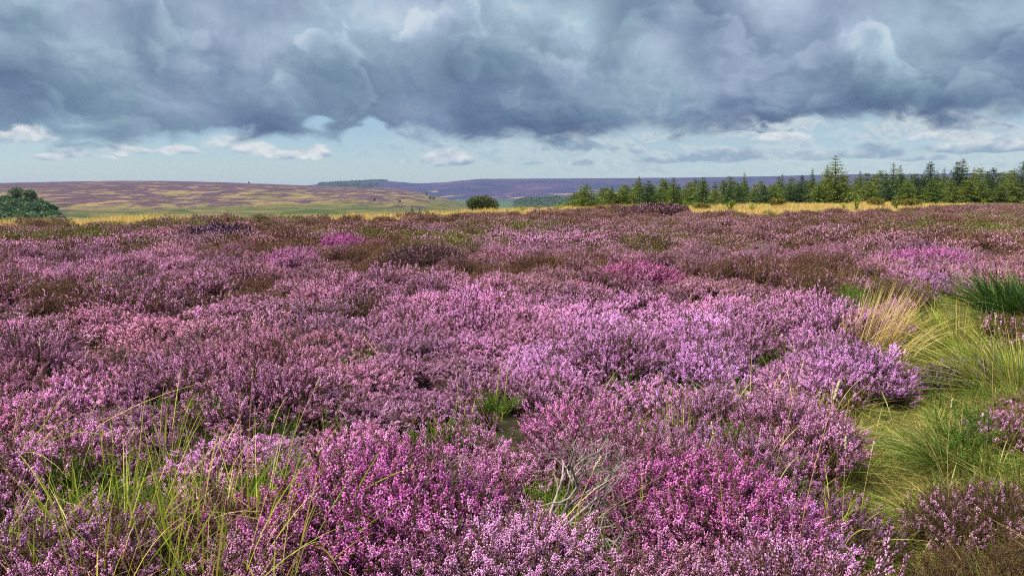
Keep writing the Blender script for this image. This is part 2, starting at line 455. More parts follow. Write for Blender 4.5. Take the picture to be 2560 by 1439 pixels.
def ground_z(x, y):
    x = np.asarray(x, float); y = np.asarray(y, float)
    d = np.hypot(x, y); a = np.arctan2(x, y)
    z = (fbm(x / 7.0, y / 7.0, 3, 3) - 0.5) * 0.55 + (fbm(x / 2.1, y / 2.1, 5, 3) - 0.5) * 0.22
    z = z * sstep(1.0, 5.0, d)
    z = z + (fbm(x / 22.0, y / 22.0, 9, 2) - 0.5) * 0.6 * sstep(10, 30, d) * (1 - sstep(30, 60, d) * 0.5)
    s = path_side(x, y)
    near = 1 - sstep(9.0, 15.0, y)
    z = z - 0.10 * np.exp(-(s / 0.32) ** 2) * near
    z = z + 0.10 * sstep(0.25, 0.9, s) * near
    e = edge_d(a)
    fall = np.clip(d - e, 0, None)
    z = z - np.where(fall < 14, fall ** 2 * 0.0035, 0.686 + (fall - 14) * 0.098)
    return z

def ground_pt(u, v, lift=0.0):
    """the point where the line of sight through a pixel of the photograph meets the land (raised by lift)"""
    r = ray(u, v); t = 1.0
    for i in range(4000):
        p = EYE + r * t
        g = float(ground_z(p[0], p[1])) + lift
        if p[2] < g: break
        t += max(0.01, (p[2] - g) * 0.4)
    return np.array([p[0], p[1], g - lift])
def top_at(u, v, dist_xy):
    """height of the line of sight through (u, v) at a ground distance"""
    r = ray(u, v)
    return EYE[2] + r[2] / math.hypot(r[0], r[1]) * dist_xy
def at_dist(u, dist, v=500):
    r = ray(u, v); h = math.hypot(r[0], r[1])
    x, y = r[0] / h * dist, r[1] / h * dist
    return np.array([x, y, float(ground_z(x, y))])

def polar_sheet(name, azs, ds, zf, mats, smooth=True):
    A, D = np.meshgrid(azs, ds, indexing='ij')
    X = np.sin(A) * D; Y = np.cos(A) * D; Z = zf(X, Y, A, D)
    V = np.stack([X, Y, Z], -1).reshape(-1, 3)
    n, m = A.shape
    i = (np.arange(n - 1)[:, None] * m + np.arange(m - 1)[None]).ravel()
    T = np.stack([i, i + 1, i + m + 1, i + m], 1)
    return mesh_from(name, V, T[:, ::-1], mats, smooth=smooth)

def mat_ground():
    m, nt = new_mat('peat_and_litter')
    p = position(nt)
    n1 = noise(nt, p, 9.0, 5, 0.6); n2 = noise(nt, p, 1.3, 3)
    c = n1.ramp([(0.3, (0.012, 0.010, 0.006)), (0.5, (0.035, 0.027, 0.014)), (0.7, (0.06, 0.06, 0.02))])
    c = mixc(nt, n2.smooth(0.45, 0.65) * 0.7, c, (0.035, 0.045, 0.012))
    finish(nt, c, 0.95, bump=(n1, 0.8, 0.04))
    return m
M_GROUND = mat_ground()
azs = np.concatenate([np.radians(np.arange(-180, -46, 4.0)), np.radians(np.arange(-46, 46.01, 0.5)), np.radians(np.arange(50, 181, 4.0))])
ds = np.concatenate([[0.0], np.geomspace(0.4, 172, 210)])
put('ground', polar_sheet('ground', azs, ds, lambda X, Y, A, D: ground_z(X, Y), [M_GROUND]), kind='structure',
    label='dark peaty ground under the heather and grass', category='ground')

# trodden path: a sheet a few millimetres above the ground
def mat_path():
    m, nt = new_mat('trodden_turf')
    p = position(nt)
    n1 = noise(nt, p, 22.0, 6, 0.7); n2 = noise(nt, p, 2.2, 3)
    c = n1.ramp([(0.34, (0.035, 0.028, 0.008)), (0.48, (0.13, 0.10, 0.028)), (0.58, (0.22, 0.165, 0.05)), (0.70, (0.42, 0.31, 0.12))])
    c = mixc(nt, n2.smooth(0.42, 0.62) * 0.6, c, (0.09, 0.11, 0.02))
    finish(nt, c, 0.95, bump=(n1, 0.9, 0.03))
    return m
ys = np.linspace(PATH[0, 1], PATH[-1, 1], 160)
px = np.interp(ys, PATH[:, 1], PATH[:, 0]); tg = np.gradient(px, ys)
nrm = np.stack([np.ones_like(tg), -tg], 1) / np.sqrt(1 + tg ** 2)[:, None]
off = np.linspace(-1, 1, 9)
hw = 0.34 + 0.06 * np.sin(ys * 2.1)
P2 = np.stack([px, ys], 1)[:, None] + nrm[:, None] * (off[None, :, None] * hw[:, None, None])
V = np.concatenate([P2, (ground_z(P2[..., 0], P2[..., 1]) + 0.006 - 0.02 * (np.abs(off) > 0.99))[..., None]], -1).reshape(-1, 3)
i = (np.arange(159)[:, None] * 9 + np.arange(8)[None]).ravel()
put('path', mesh_from('path', V, np.stack([i, i + 1, i + 10, i + 9], 1), [mat_path()], smooth=True), kind='structure',
    label='narrow trodden path winding up between heather and tussocks', category='path')

# ------------------------------------------------------------------ valley, moor hill and far ridge
def prof(pts): 
    u = np.array([p[0] for p in pts], float); v = np.array([p[1] for p in pts], float)
    return lambda a: np.interp(a, np.arctan((u - CX) / F), v)
# silhouettes given as photograph columns and rows of the skyline, turned into heights at the crest's distance
def elev(v): return (478.0 - v) / F
HILL_SKY = prof([(-900, 470), (-200, 464), (0, 461.5), (150, 458), (300, 455.5), (430, 455), (560, 457.5), (700, 461.5), (800, 465.5), (900, 467.5), (980, 471), (1040, 479),
                 (1090, 489), (1130, 499), (1180, 513), (1250, 532), (1400, 556), (2900, 566)])
RIDGE_SKY = prof([(-900, 474), (300, 472), (700, 468), (780, 464), (830, 459), (900, 455.5), (945, 452), (1000, 456), (1045, 459.5), (1110, 457), (1160, 452), (1200, 448.5), (1400, 447.5),
                  (1700, 446), (1960, 443.5), (2060, 441), (2300, 441.5), (2560, 442), (3300, 446)])
CREST, RIDGE = 2300.0, 4600.0
def hill_z(X, Y, A, D):
    top = EYE[2] + elev(HILL_SKY(A)) * CREST
    t = np.clip((D - 700) / (CREST - 700), 0, 1)
    floor = -62.0
    base = EYE[2] + elev(548.0) * 760            # foot of the visible slope
    # fall from the plateau to the foot, then a gently convex rise to the crest
    start = ground_z(np.sin(A) * 165, np.cos(A) * 165) - 0.6
    down = start + (np.minimum(base, floor * 0.4) - start) * sstep(150, 640, D)
    rise = base + (top - base) * (t ** 0.88)
    z = np.where(D < 700, down, np.where(top > base, rise, base + (top - base) * sstep(0, 1, t)))
    back = np.clip(D - CREST, 0, None)
    z = z - back * 0.05
    r = (fbm(X / 260, Y / 260, 21, 4) - 0.5) * 13 + (fbm(X / 60, Y / 60, 22, 3) - 0.5) * 2.2
    return z + r * sstep(300, 900, D) * (1 - 0.88 * sstep(1600, 2200, D))
def ridge_z(X, Y, A, D):
    top = EYE[2] + elev(RIDGE_SKY(A)) * RIDGE
    foot = -66.0
    t = np.clip((D - 1900) / (RIDGE - 1900), 0, 1)
    z = foot + (top - foot) * sstep(0.0, 1.0, t) ** 0.9
    z = z - np.clip(D - RIDGE, 0, None) * 0.03
    r = (fbm(X / 420, Y / 420, 31, 4) - 0.5) * 34 * (1 - sstep(3300, 4300, D)) + (fbm(X / 90, Y / 90, 32, 3) - 0.5) * 3
    return z + r * sstep(1900, 2500, D)

def mat_hill():
    m, nt = new_mat('burnt_and_flowering_moor')
    p = position(nt)
    s = nt.nodes.new('ShaderNodeSeparateXYZ'); nt.links.new(p.k, s.inputs[0])
    x, y, z = (E(nt, s.outputs[k]) for k in range(3))
    q = vec(nt, x / 44.0, y / 80.0, 0.0)
    n1 = noise(nt, q, 1.0, 6, 0.58, 0.8); n2 = noise(nt, vec(nt, x / 35.0 + 9, y / 70.0, 3.0), 1.0, 5, 0.6, 0.6); n3 = noise(nt, vec(nt, x / 320.0, y / 330.0, 7.0), 1.0, 3)
    fine = noise(nt, vec(nt, x / 7.0, y / 12.0, 1.0), 1.0, 4, 0.7)
    heath = n2.ramp([(0.34, (0.055, 0.040, 0.036)), (0.46, (0.072, 0.040, 0.052)), (0.57, (0.095, 0.042, 0.075)), (0.66, (0.085, 0.064, 0.038)), (0.76, (0.06, 0.07, 0.026))])
    grass = n2.ramp([(0.35, (0.09, 0.075, 0.036)), (0.5, (0.16, 0.118, 0.052)), (0.62, (0.235, 0.165, 0.075)), (0.72, (0.10, 0.095, 0.04))])
    k = n1 + (n3 - 0.5) * 0.35 + ((z - 8.0) / -260.0)
    c = mixc(nt, (k + (n2 - 0.5) * 0.30).smooth(0.53, 0.60), heath, grass)
    pas = noise(nt, vec(nt, x / 70.0, y / 50.0, 4.0), 1.0, 6, 0.6, 0.5)
    green = pas.ramp([(0.36, (0.034, 0.056, 0.014)), (0.48, (0.062, 0.080, 0.022)), (0.56, (0.13, 0.108, 0.04)), (0.66, (0.17, 0.125, 0.05))])
    c = mixc(nt, (z * -1.0 + (pas - 0.5) * 26.0 + (n3 - 0.5) * 14.0).smooth(13.0, 21.0), c, green)
    c = mulc(nt, c, fine * 1.7 + 0.1)
    finish(nt, c, 0.95, 0, 0.05, bump=(fine, 0.6, 2.5))
    return m
def mat_ridge():
    m, nt = new_mat('haze_tinted_moor')
    p = position(nt)
    s = nt.nodes.new('ShaderNodeSeparateXYZ'); nt.links.new(p.k, s.inputs[0])
    x, y, z = (E(nt, s.outputs[k]) for k in range(3))
    n1 = noise(nt, vec(nt, x / 260.0, y / 420.0, 0.0), 1.0, 6, 0.6, 0.8); n2 = noise(nt, vec(nt, x / 140.0, y / 90.0, 3.0), 1.0, 5, 0.6, 0.5)
    c = n1.ramp([(0.3, (0.018, 0.022, 0.060)), (0.48, (0.028, 0.027, 0.072)), (0.6, (0.054, 0.030, 0.080)), (0.72, (0.048, 0.044, 0.056))])  # cloud shadow and the blue of distance are worked into these heather tones
    low = (z * -1.0 + (n2 - 0.5) * 50.0).smooth(-22.0, 22.0)
    c = mixc(nt, n2.smooth(0.56, 0.64) * (low * 0.75 + 0.08), c, (0.30, 0.20, 0.12))
    c = mixc(nt, (z * -1.0 + (n1 - 0.5) * 40.0).smooth(22.0, 40.0), c, (0.05, 0.085, 0.035))
    finish(nt, c, 0.95, 0, 0.05)
    return m
azs = np.radians(np.concatenate([np.arange(-80, -40, 2.0), np.arange(-40, 40.01, 0.2), np.arange(42, 81, 2.0)]))
put('hill', polar_sheet('hill', azs, np.concatenate([np.linspace(165, 700, 30), np.linspace(720, 2400, 130), [2700]]), hill_z, [mat_hill()]), kind='structure',
    label='broad moor hill patched purple, straw and green across the valley', category='hill')
put('far_hill', polar_sheet('far_hill', azs, np.concatenate([np.linspace(1850, 4700, 120), [5200, 6500, 9000]]), ridge_z, [mat_ridge()]), kind='structure',
    label='long level blue-purple heather ridge on the skyline', category='hill')

# ================================================================== heather
LIB = bpy.data.collections.new('plant_library')      # meshes the ground-cover scatter draws from; holds nothing that stands in the scene
def lib(name, me):
    o = bpy.data.objects.new(name, me); LIB.objects.link(o); return o

def rnd(*a): return RNG.random(a)
def nrm3(v): return v / (np.linalg.norm(v, axis=-1, keepdims=True) + 1e-9)

def heather_clump(seed, n_st, R, H, bloom, lod):
    """A tuft of wiry stems that fan out, each ending in upright flower spikes over tiny dark leaves."""
    global RNG
    RNG = np.random.default_rng(seed)
    S = Soup()
    th = rnd(n_st) * 6.283; rr = np.sqrt(rnd(n_st)) * R
    zt = H * (1 - 0.36 * (rr / R) ** 2) * (0.62 + 0.46 * rnd(n_st))
    tip = np.stack([np.cos(th) * rr, np.sin(th) * rr, zt], 1)
    base = tip * np.array([0.22, 0.22, 0]) + np.append(RNG.normal(size=(n_st, 2)) * 0.012, np.zeros((n_st, 1)), 1)
    mid = base * 0.45 + tip * np.array([0.55, 0.55, 0.62]) + RNG.normal(size=(n_st, 3)) * 0.018
    n = {0: 6, 1: 4, 2: 3}[lod]
    t = np.linspace(0, 1, n)[None, :, None]
    P = base[:, None] * (1 - t) ** 2 + 2 * mid[:, None] * t * (1 - t) + tip[:, None] * t ** 2
    if lod == 0: P[:, 1:-1] += RNG.normal(size=(n_st, n - 2, 3)) * 0.006
    if lod < 2:
        S.tubes(P, np.linspace(0.0030, 0.0012, n)[None] * (0.8 + 0.6 * rnd(n_st, 1)) * (1 + lod * 0.7), 0, rnd(n_st))
    # shoots: the stem's own end and side shoots below it
    k = {0: 5, 1: 4, 2: 2}[lod]
    idx = np.repeat(np.arange(n_st), k)
    tt = np.where(np.arange(n_st * k) % k == 0, 1.0, 0.50 + 0.45 * rnd(n_st * k))
    o = base[idx] * (1 - tt[:, None]) ** 2 + 2 * mid[idx] * (tt * (1 - tt))[:, None] + tip[idx] * (tt ** 2)[:, None]
    tan_ = nrm3(2 * (1 - tt)[:, None] * (mid[idx] - base[idx]) + 2 * tt[:, None] * (tip[idx] - mid[idx]))
    out = np.stack([np.cos(th[idx]), np.sin(th[idx]), np.zeros(len(idx))], 1)
    d = nrm3(tan_ * 0.7 + np.array([0, 0, 0.75]) + out * 0.25 + RNG.normal(size=(len(idx), 3)) * 0.62)
    d[:, 2] = np.abs(d[:, 2]); d = nrm3(d)
    L = (0.040 + 0.050 * rnd(len(idx))) * {0: 0.95, 1: 0.95, 2: 1.1}[lod]
    if lod == 0:
        S.tubes(np.stack([o, o + d * L[:, None] * 0.55 + RNG.normal(size=o.shape) * 0.003, o + d * L[:, None]], 1), np.array([[0.0016, 0.0013, 0.0008]]) * np.ones((len(idx), 1)), 0, rnd(len(idx)))
    inb = rnd(len(idx)) < bloom
    spike = rnd(len(idx)) * 0.86          # each spike is paler or deeper as a whole
    def along(sel, m, f0, f1):
        f = f0 + (f1 - f0) * (np.arange(m)[None] + rnd(sel.sum(), m)) / m
        C = o[sel][:, None] + d[sel][:, None] * (L[sel][:, None] * f)[..., None]
        return C.reshape(-1, 3), np.repeat(d[sel], m, 0), f.ravel()
    if lod == 0:
        m = 19
        C, D, f = along(inb, m, 0.22, 1.0)
        side = nrm3(np.cross(D, RNG.normal(size=D.shape)))
        r = np.clip(np.repeat(spike[inb], m) + RNG.normal(size=len(C)) * 0.16, 0, 1)
        S.blobs(C + side * 0.0028, nrm3(side * 0.75 + D * 0.75), 0.0080 + 0.004 * rnd(len(C)), 0.0033 + 0.0014 * rnd(len(C)), 2, r)
        C, D, f = along(~inb, 15, 0.05, 1.15)
        S.leaves(C, nrm3(D + 0.55 * RNG.normal(size=D.shape)), 0.009 + 0.006 * rnd(len(C)), 0.0042, 1, rnd(len(C)))
        C, D, f = along(inb, 5, -0.1, 0.5)
        S.leaves(C, nrm3(D + 0.7 * RNG.normal(size=D.shape)), 0.010, 0.004, 1, rnd(len(C)) * 0.8)
        m = 14                                      # leafy lower stems
        i2 = np.repeat(np.arange(n_st), m); t2 = 0.25 + 0.7 * rnd(n_st * m)
        C = base[i2] * (1 - t2[:, None]) ** 2 + 2 * mid[i2] * (t2 * (1 - t2))[:, None] + tip[i2] * (t2 ** 2)[:, None]
        S.leaves(C, nrm3(RNG.normal(size=C.shape) + [0, 0, 0.8]), 0.012 + 0.012 * rnd(len(C)), 0.005, 1, rnd(len(C)) * 0.7)
    elif lod == 1:
        m = 7
        C, D, f = along(inb, m, 0.10, 0.95)
        side = nrm3(np.cross(D, RNG.normal(size=D.shape)))
        r = np.clip(np.repeat(spike[inb], m) + RNG.normal(size=len(C)) * 0.14, 0, 1)
        S.blobs(C + side * 0.004, nrm3(side * 0.5 + D), 0.017 + 0.007 * rnd(len(C)), 0.0064 + 0.0024 * rnd(len(C)), 2, r)
        C, D, f = along(~inb, 6, 0.0, 1.0)
        S.leaves(C, nrm3(D + 0.5 * RNG.normal(size=D.shape)), 0.020 + 0.012 * rnd(len(C)), 0.008, 1, rnd(len(C)))
        m = 7
        i2 = np.repeat(np.arange(n_st), m); t2 = 0.3 + 0.65 * rnd(n_st * m)
        C = base[i2] * (1 - t2[:, None]) ** 2 + 2 * mid[i2] * (t2 * (1 - t2))[:, None] + tip[i2] * (t2 ** 2)[:, None]
        S.leaves(C, nrm3(RNG.normal(size=C.shape) + [0, 0, 0.8]), 0.026, 0.010, 1, rnd(len(C)) * 0.7)
    else:
        m = 3
        C, D, f = along(inb, m, 0.0, 0.6)
        r = np.clip(np.repeat(spike[inb], m) + RNG.normal(size=len(C)) * 0.12, 0, 1)
        S.blobs(C, D + 0.2 * RNG.normal(size=D.shape), 0.036 + 0.016 * rnd(len(C)), 0.0115 + 0.005 * rnd(len(C)), 2, r)
        C, D, f = along(~inb, 3, -0.2, 0.8)
        S.leaves(C, nrm3(D + 0.5 * RNG.normal(size=D.shape)), 0.07, 0.022, 1, rnd(len(C)))
        m = 4
        i2 = np.repeat(np.arange(n_st), m); t2 = 0.35 + 0.6 * rnd(n_st * m)
        C = base[i2] * (1 - t2[:, None]) ** 2 + 2 * mid[i2] * (t2 * (1 - t2))[:, None] + tip[i2] * (t2 ** 2)[:, None]
        S.leaves(C, nrm3(RNG.normal(size=C.shape) + [0, 0, 0.8]), 0.075, 0.026, 1, rnd(len(C)) * 0.7)
    return S.mesh('heather_clump', [M_STEM, M_LEAF, M_FLOWER])

BLOOM = [0.0, 0.20, 0.48, 0.82]          # four stages of flowering, three shapes of each, three distances
NVAR = 3
CLUMPS = {}
for lod, (n_st, R, H) in enumerate([(30, 0.19, 0.33), (28, 0.23, 0.34), (28, 0.34, 0.38)]):
    for b, bl in enumerate(BLOOM):
        for v in range(NVAR):
            CLUMPS[lod, b, v] = heather_clump(100 * lod + 10 * b + v, n_st, R, H, bl, lod)

# ---- flower and leaf colours over the moor, read off the photograph patch by patch (column, row, radii, bloom, magenta, faded, weight)
PATCH = [
    (450, 850, 420, 70, .80, .35, .72, 2.2), (120, 800, 200, 60, .75, .35, .75, 2), (700, 800, 200, 60, .85, .35, .5, 1.5), (150, 770, 160, 25, .9, .5, .3, 1.5),
    (1600, 830, 420, 90, 1.0, .22, .0, 3), (1120, 780, 220, 60, 1.0, .22, .15, 2), (1950, 880, 300, 90, 1.0, .12, .0, 3), (1350, 900, 300, 80, 1.0, .42, .0, 2),
    (1480, 760, 220, 30, 1.0, .25, .05, 2), (1020, 700, 130, 22, .95, .25, .1, 2), (1350, 690, 200, 22, .75, .6, .9, 2.5), (1600, 685, 90, 26, .9, .7, .35, 2.5),
    (1800, 690, 180, 24, .6, .45, .85, 2), (1950, 720, 140, 26, .8, .3, .35, 2), (1000, 1230, 300, 130, .97, .78, .05, 4), (1780, 1250, 240, 130, .97, .82, .08, 4),
    (1960, 1330, 130, 90, 1.0, .45, .0, 3), (1280, 1380, 260, 60, 1.0, .22, .0, 3), (880, 1100, 220, 60, .95, .7, .1, 2.5), (1480, 1060, 300, 60, .9, .42, .0, 2),
    (640, 1040, 240, 90, .9, .40, .05, 1.5), (300, 1030, 300, 80, .85, .25, .25, 1.5), (150, 1150, 220, 70, .6, .25, .35, 2), (150, 1330, 220, 100, .55, .12, .1, 2.5),
    (380, 1250, 200, 60, .6, .55, .45, 2), (500, 1330, 150, 60, .75, .65, .3, 2), (720, 1300, 120, 90, .6, .5, .5, 1.5),
    (1900, 1060, 250, 80, 1.0, .45, .0, 2.5), (2080, 1130, 120, 120, .95, .4, .1, 2.5), (2120, 1270, 90, 60, .8, .3, .35, 3), (1550, 1200, 100, 80, .3, .5, .9, 2.5),
    (1150, 950, 120, 40, .5, .1, .3, 1.5), (800, 930, 140, 40, .55, .2, .65, 2), (1500, 960, 130, 40, .6, .3, .6, 2),
    (1900, 620, 330, 34, .90, .45, .62, 3), (2140, 590, 200, 22, .9, .25, .5, 3), (2310, 640, 90, 24, 1.0, .35, .0, 5), (2370, 700, 70, 18, 1.0, .3, .0, 4), (1700, 570, 200, 18, .7, .4, .7, 2),
    (1640, 530, 80, 12, .9, .6, .7, 3), (860, 600, 34, 18, 1.0, .6, .0, 5), (730, 640, 36, 18, 1.0, .45, .0, 5), (545, 580, 66, 14, .85, .4, .45, 4), (300, 600, 150, 18, .9, .5, .25, 2),
    (250, 660, 260, 34, .95, .2, .25, 2.4), (90, 620, 130, 26, .85, .4, .3, 2), (1400, 600, 160, 26, .95, .15, .1, 2.4), (1130, 640, 130, 14, .9, .4, .55, 2.5), (1080, 575, 70, 12, .9, .3, .2, 2.5),
    (1050, 640, 60, 26, .3, .5, .95, 2.5), (900, 690, 100, 20, .5, .3, .3, 1.5), (560, 720, 220, 30, .7, .2, .35, 1.5), (2440, 590, 130, 26, .12, .3, .8, 3), (2300, 560, 200, 14, .1, .3, .8, 2), (2200, 545, 300, 10, .25, .3, .75, 2),
    # green and olive breaks
    (60, 700, 80, 26, .0, 0, .3, 5), (260, 735, 120, 14, .0, 0, .2, 5), (150, 720, 60, 14, 0, 0, .2, 4), (660, 712, 100, 16, .05, 0, .4, 4), (930, 675, 100, 16, .0, 0, .2, 4), (1110, 597, 90, 16, .0, 0, .2, 4),
    (1020, 625, 80, 10, 0, 0, .3, 3), (225, 590, 34, 12, .0, 0, .1, 4), (1450, 655, 200, 20, .08, .2, .6, 3), (1250, 655, 120, 14, .08, .2, .6, 3), (1880, 660, 160, 14, .05, .2, .5, 3), (2120, 680, 120, 18, .05, 0, .4, 3),
    (420, 690, 130, 20, .12, .1, .5, 2), (1330, 560, 60, 8, .0, 0, .3, 3), (700, 610, 100, 14, .1, .2, .6, 2), (1240, 545, 160, 10, .25, .3, .8, 2), (700, 560, 300, 12, .3, .3, .8, 2)]
PATCH = np.array(PATCH, float)
LILAC, MAGENTA, BROWN, RUST = (np.array(c) for c in ((0.92, 0.45, 0.84), (0.80, 0.23, 0.60), (0.48, 0.27, 0.25), (0.42, 0.17, 0.13)))
PINK = np.array((0.96, 0.45, 0.82))

def moor_colour(P, canopy=0.33):
    """bloom 0..1, flower tint and leaf tint for plants at P (n,3)"""
    u, v = project(P + np.array([0, 0, canopy]))
    x, y = P[:, 0], P[:, 1]
    n1 = fbm(x / 2.6, y / 3.4, 41, 3); n2 = fbm(x / 1.1, y / 1.3, 44, 2); n3 = fbm(x / 5.0, y / 7.0, 47, 2)
    vb = [480, 545, 590, 640, 700, 760, 850, 1000, 1439]
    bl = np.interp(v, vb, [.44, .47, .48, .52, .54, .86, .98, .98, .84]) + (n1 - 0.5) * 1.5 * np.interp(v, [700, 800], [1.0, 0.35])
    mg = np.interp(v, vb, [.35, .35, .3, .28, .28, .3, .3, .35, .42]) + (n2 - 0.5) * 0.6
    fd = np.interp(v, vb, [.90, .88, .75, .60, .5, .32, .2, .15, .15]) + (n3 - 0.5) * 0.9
    W = np.ones(len(P)); acc = np.stack([bl, mg, fd], 1)
    for pu, pv, ru, rv, b, m, f, w in PATCH:
        g = w * np.exp(-(((u - pu) / ru) ** 2 + ((v - pv) / rv) ** 2))
        W += g; acc += g[:, None] * np.array([b, m, f])
    acc /= W[:, None]
    acc += (np.random.default_rng(3).random((len(P), 3)) - 0.5) * np.array([0.30, 0.36, 0.36])
    b, m, f = (np.clip(acc[:, k], 0, 1) for k in range(3))
    c = np.where(m[:, None] < 0.4, LILAC + (PINK - LILAC) * (m / 0.4)[:, None], PINK + (MAGENTA - PINK) * ((m - 0.4) / 0.6)[:, None])
    c = c + (np.where(n2[:, None] > 0.52, BROWN, RUST) * 0.6 + BROWN * 0.4 - c) * (f * 0.85)[:, None]
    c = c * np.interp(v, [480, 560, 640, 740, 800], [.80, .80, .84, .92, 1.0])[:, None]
    leaf_g = np.array((0.115, 0.130, 0.030)); leaf_b = np.array((0.125, 0.078, 0.045)); leaf_y = np.array((0.175, 0.155, 0.048))
    k = np.clip((n3 - 0.40) * 4 + f * 0.55 - 0.1, 0, 1)[:, None]
    lf = leaf_g + (leaf_b - leaf_g) * k
    lf = lf + (np.array((0.125, 0.075, 0.048)) - lf) * np.clip(b * 1.3 - 0.35, 0, 0.75)[:, None]
    lf = lf + (leaf_y - lf) * np.clip((0.35 - b) * 2.2, 0, 1)[:, None] * np.clip(0.75 - f, 0, 1)[:, None] * 1.2
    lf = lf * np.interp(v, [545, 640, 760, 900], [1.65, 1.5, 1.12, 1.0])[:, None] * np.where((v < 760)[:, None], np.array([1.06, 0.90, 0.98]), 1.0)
    return b, c, lf, (u, v)

# ---- bushes: each plant of the moor belongs to a rounded bush of its own height and shade
def bush_cells(x, y, size, seed):
    """nearest bush centre on a jittered grid: (dx, dy, three random values per bush)"""
    r = np.random.default_rng(seed); T = r.random((512, 512, 5))
    gx = np.floor(x / size).astype(int); gy = np.floor(y / size).astype(int)
    best = np.full(len(x), 1e9); ox = np.zeros(len(x)); oy = np.zeros(len(x)); ids = np.zeros((len(x), 3))
    for i in (-1, 0, 1):
        for j in (-1, 0, 1):
            t = T[(gx + i) & 511, (gy + j) & 511]
            cx = (gx + i + 0.15 + 0.7 * t[:, 0]) * size; cy_ = (gy + j + 0.15 + 0.7 * t[:, 1]) * size
            dd = np.hypot(x - cx, y - cy_)
            k = dd < best
            best = np.where(k, dd, best); ox = np.where(k, x - cx, ox); oy = np.where(k, y - cy_, oy); ids[k] = t[k, 2:]
    return ox, oy, best, ids

# ---- single bushes that stand out in the photograph: (column, row of the canopy's middle, radius m, height m, bloom stage 0-3, tint, leaf, label)
G_ = (0.085, 0.095, 0.028); B_ = (0.085, 0.058, 0.036)
BUSHES = [
    (960, 1235, .46, .46, 3, (.76, .22, .60), G_, 'large magenta heather bush in front, just behind the yellow grass blades'),
    (1760, 1240, .44, .42, 3, (.74, .20, .56), G_, 'large deep magenta heather bush beside the bare grey twigs'),
    (1270, 1375, .34, .34, 3, (.96, .50, .84), G_, 'pale pink heather with thick flower spikes at the very front edge'),
    (1940, 1320, .27, .34, 3, (.86, .38, .82), G_, 'violet heather bush nearest the lower bend of the path'),
    (2120, 1285, .17, .26, 2, (.52, .24, .46), B_, 'small mauve heather bush jutting out over the path'),
    (520, 1310, .22, .32, 2, (.56, .15, .38), B_, 'small crimson heather clump amid the yellow grass'),
    (1470, 1060, .30, .36, 3, (.96, .34, .74), G_, 'bright rose-pink heather clump beyond the bare grey twigs'),
    (2460, 1270, .33, .28, 1, (.70, .34, .56), (.11, .075, .03), 'dark brown heather bush with few pink spikes right of the path'),
    (2490, 1430, .36, .24, 0, (.60, .28, .44), (.13, .09, .03), 'brown nearly flowerless heather bush in the lower right corner'),
    (2400, 925, .30, .36, 1, (.42, .30, .44), (.12, .085, .06), 'grey-brown fading heather bush between path and tall grass'),
    (2130, 905, .42, .42, 3, (.86, .42, .84), G_, 'rounded violet heather bush where the path bends away'),
    (2310, 640, .72, .46, 3, (.74, .24, .58), B_, 'bright pink heather bush beyond the straw-coloured tussock'),
    (2355, 700, .42, .36, 3, (.62, .26, .60), B_, 'lilac heather bush just behind the straw-coloured tussock'),
    (860, 603, .50, .48, 3, (.68, .16, .52), B_, 'vivid magenta heather bush standing alone on the brown moor'),
    (730, 643, .46, .44, 3, (.72, .24, .56), G_, 'pink heather bush nearer than the vivid magenta one'),
    (545, 580, 1.15, .55, 2, (.34, .15, .34), (.05, .035, .03), 'wide dark purple heather mound far out on the moor'),
    (1600, 682, .60, .50, 3, (.62, .16, .40), (.07, .045, .035), 'dome-shaped crimson heather bush behind the lilac carpet'),
    (1635, 522, 2.1, .75, 2, (.40, .17, .24), (.09, .055, .04), 'russet heather mound breaking the skyline below the trees'),
    (1050, 632, .85, .48, 1, (.42, .20, .26), (.10, .06, .05), 'rusty brown heather mound with bare stems on the open moor'),
]
bush_xy = []
for k, (u, v, R, H, st, tint, leaf, label) in enumerate(BUSHES):
    g = ground_pt(u, v, H * 0.72)
    d = math.hypot(g[0], g[1]); lod = 0 if d < 8.5 else (1 if d < 22 else 2)
    e = bpy.data.objects.new('heather_bush', None); COL.objects.link(e)
    e.location = g; e['label'] = label; e['category'] = 'heather'; e['group'] = 'heather bushes that stand out on the moor'
    e.empty_display_size = 0.1
    bush_xy.append((g[0], g[1], R))
    r = np.random.default_rng(900 + k)
    cell = {0: 0.15, 1: 0.17, 2: 0.30}[lod]
    n = max(7, int(1.35 * R * R * pi / cell ** 2))
    ga = np.arange(n) * 2.39996; rr = R * np.sqrt((np.arange(n) + 0.5) / n) * 0.92
    for i in range(n):
        x, y = math.cos(ga[i]) * rr[i], math.sin(ga[i]) * rr[i]
        q = rr[i] / R
        gz = float(ground_z(g[0] + x, g[1] + y)) - g[2]
        sc = H / {0: .33, 1: .34, 2: .38}[lod] * (1.04 - 0.30 * q * q) * (0.92 + 0.16 * r.random())
        s = min(3, max(0, st - (1 if r.random() < 0.12 else 0)))
        o = put('flower_spray', CLUMPS[lod, s, r.integers(NVAR)], e, (x, y, gz), (0, 0.42 * q, ga[i] + r.normal() * 0.5), (sc * 0.95, sc * 0.95, sc))
        j = 0.88 + 0.24 * r.random()
        o['kind'] = 'stuff'
        o['tint'] = [min(1, c * j) for c in tint] + [1.0]
        o['leaf'] = [c * (0.85 + 0.3 * r.random()) for c in leaf] + [1.0]
bush_xy = np.array(bush_xy)

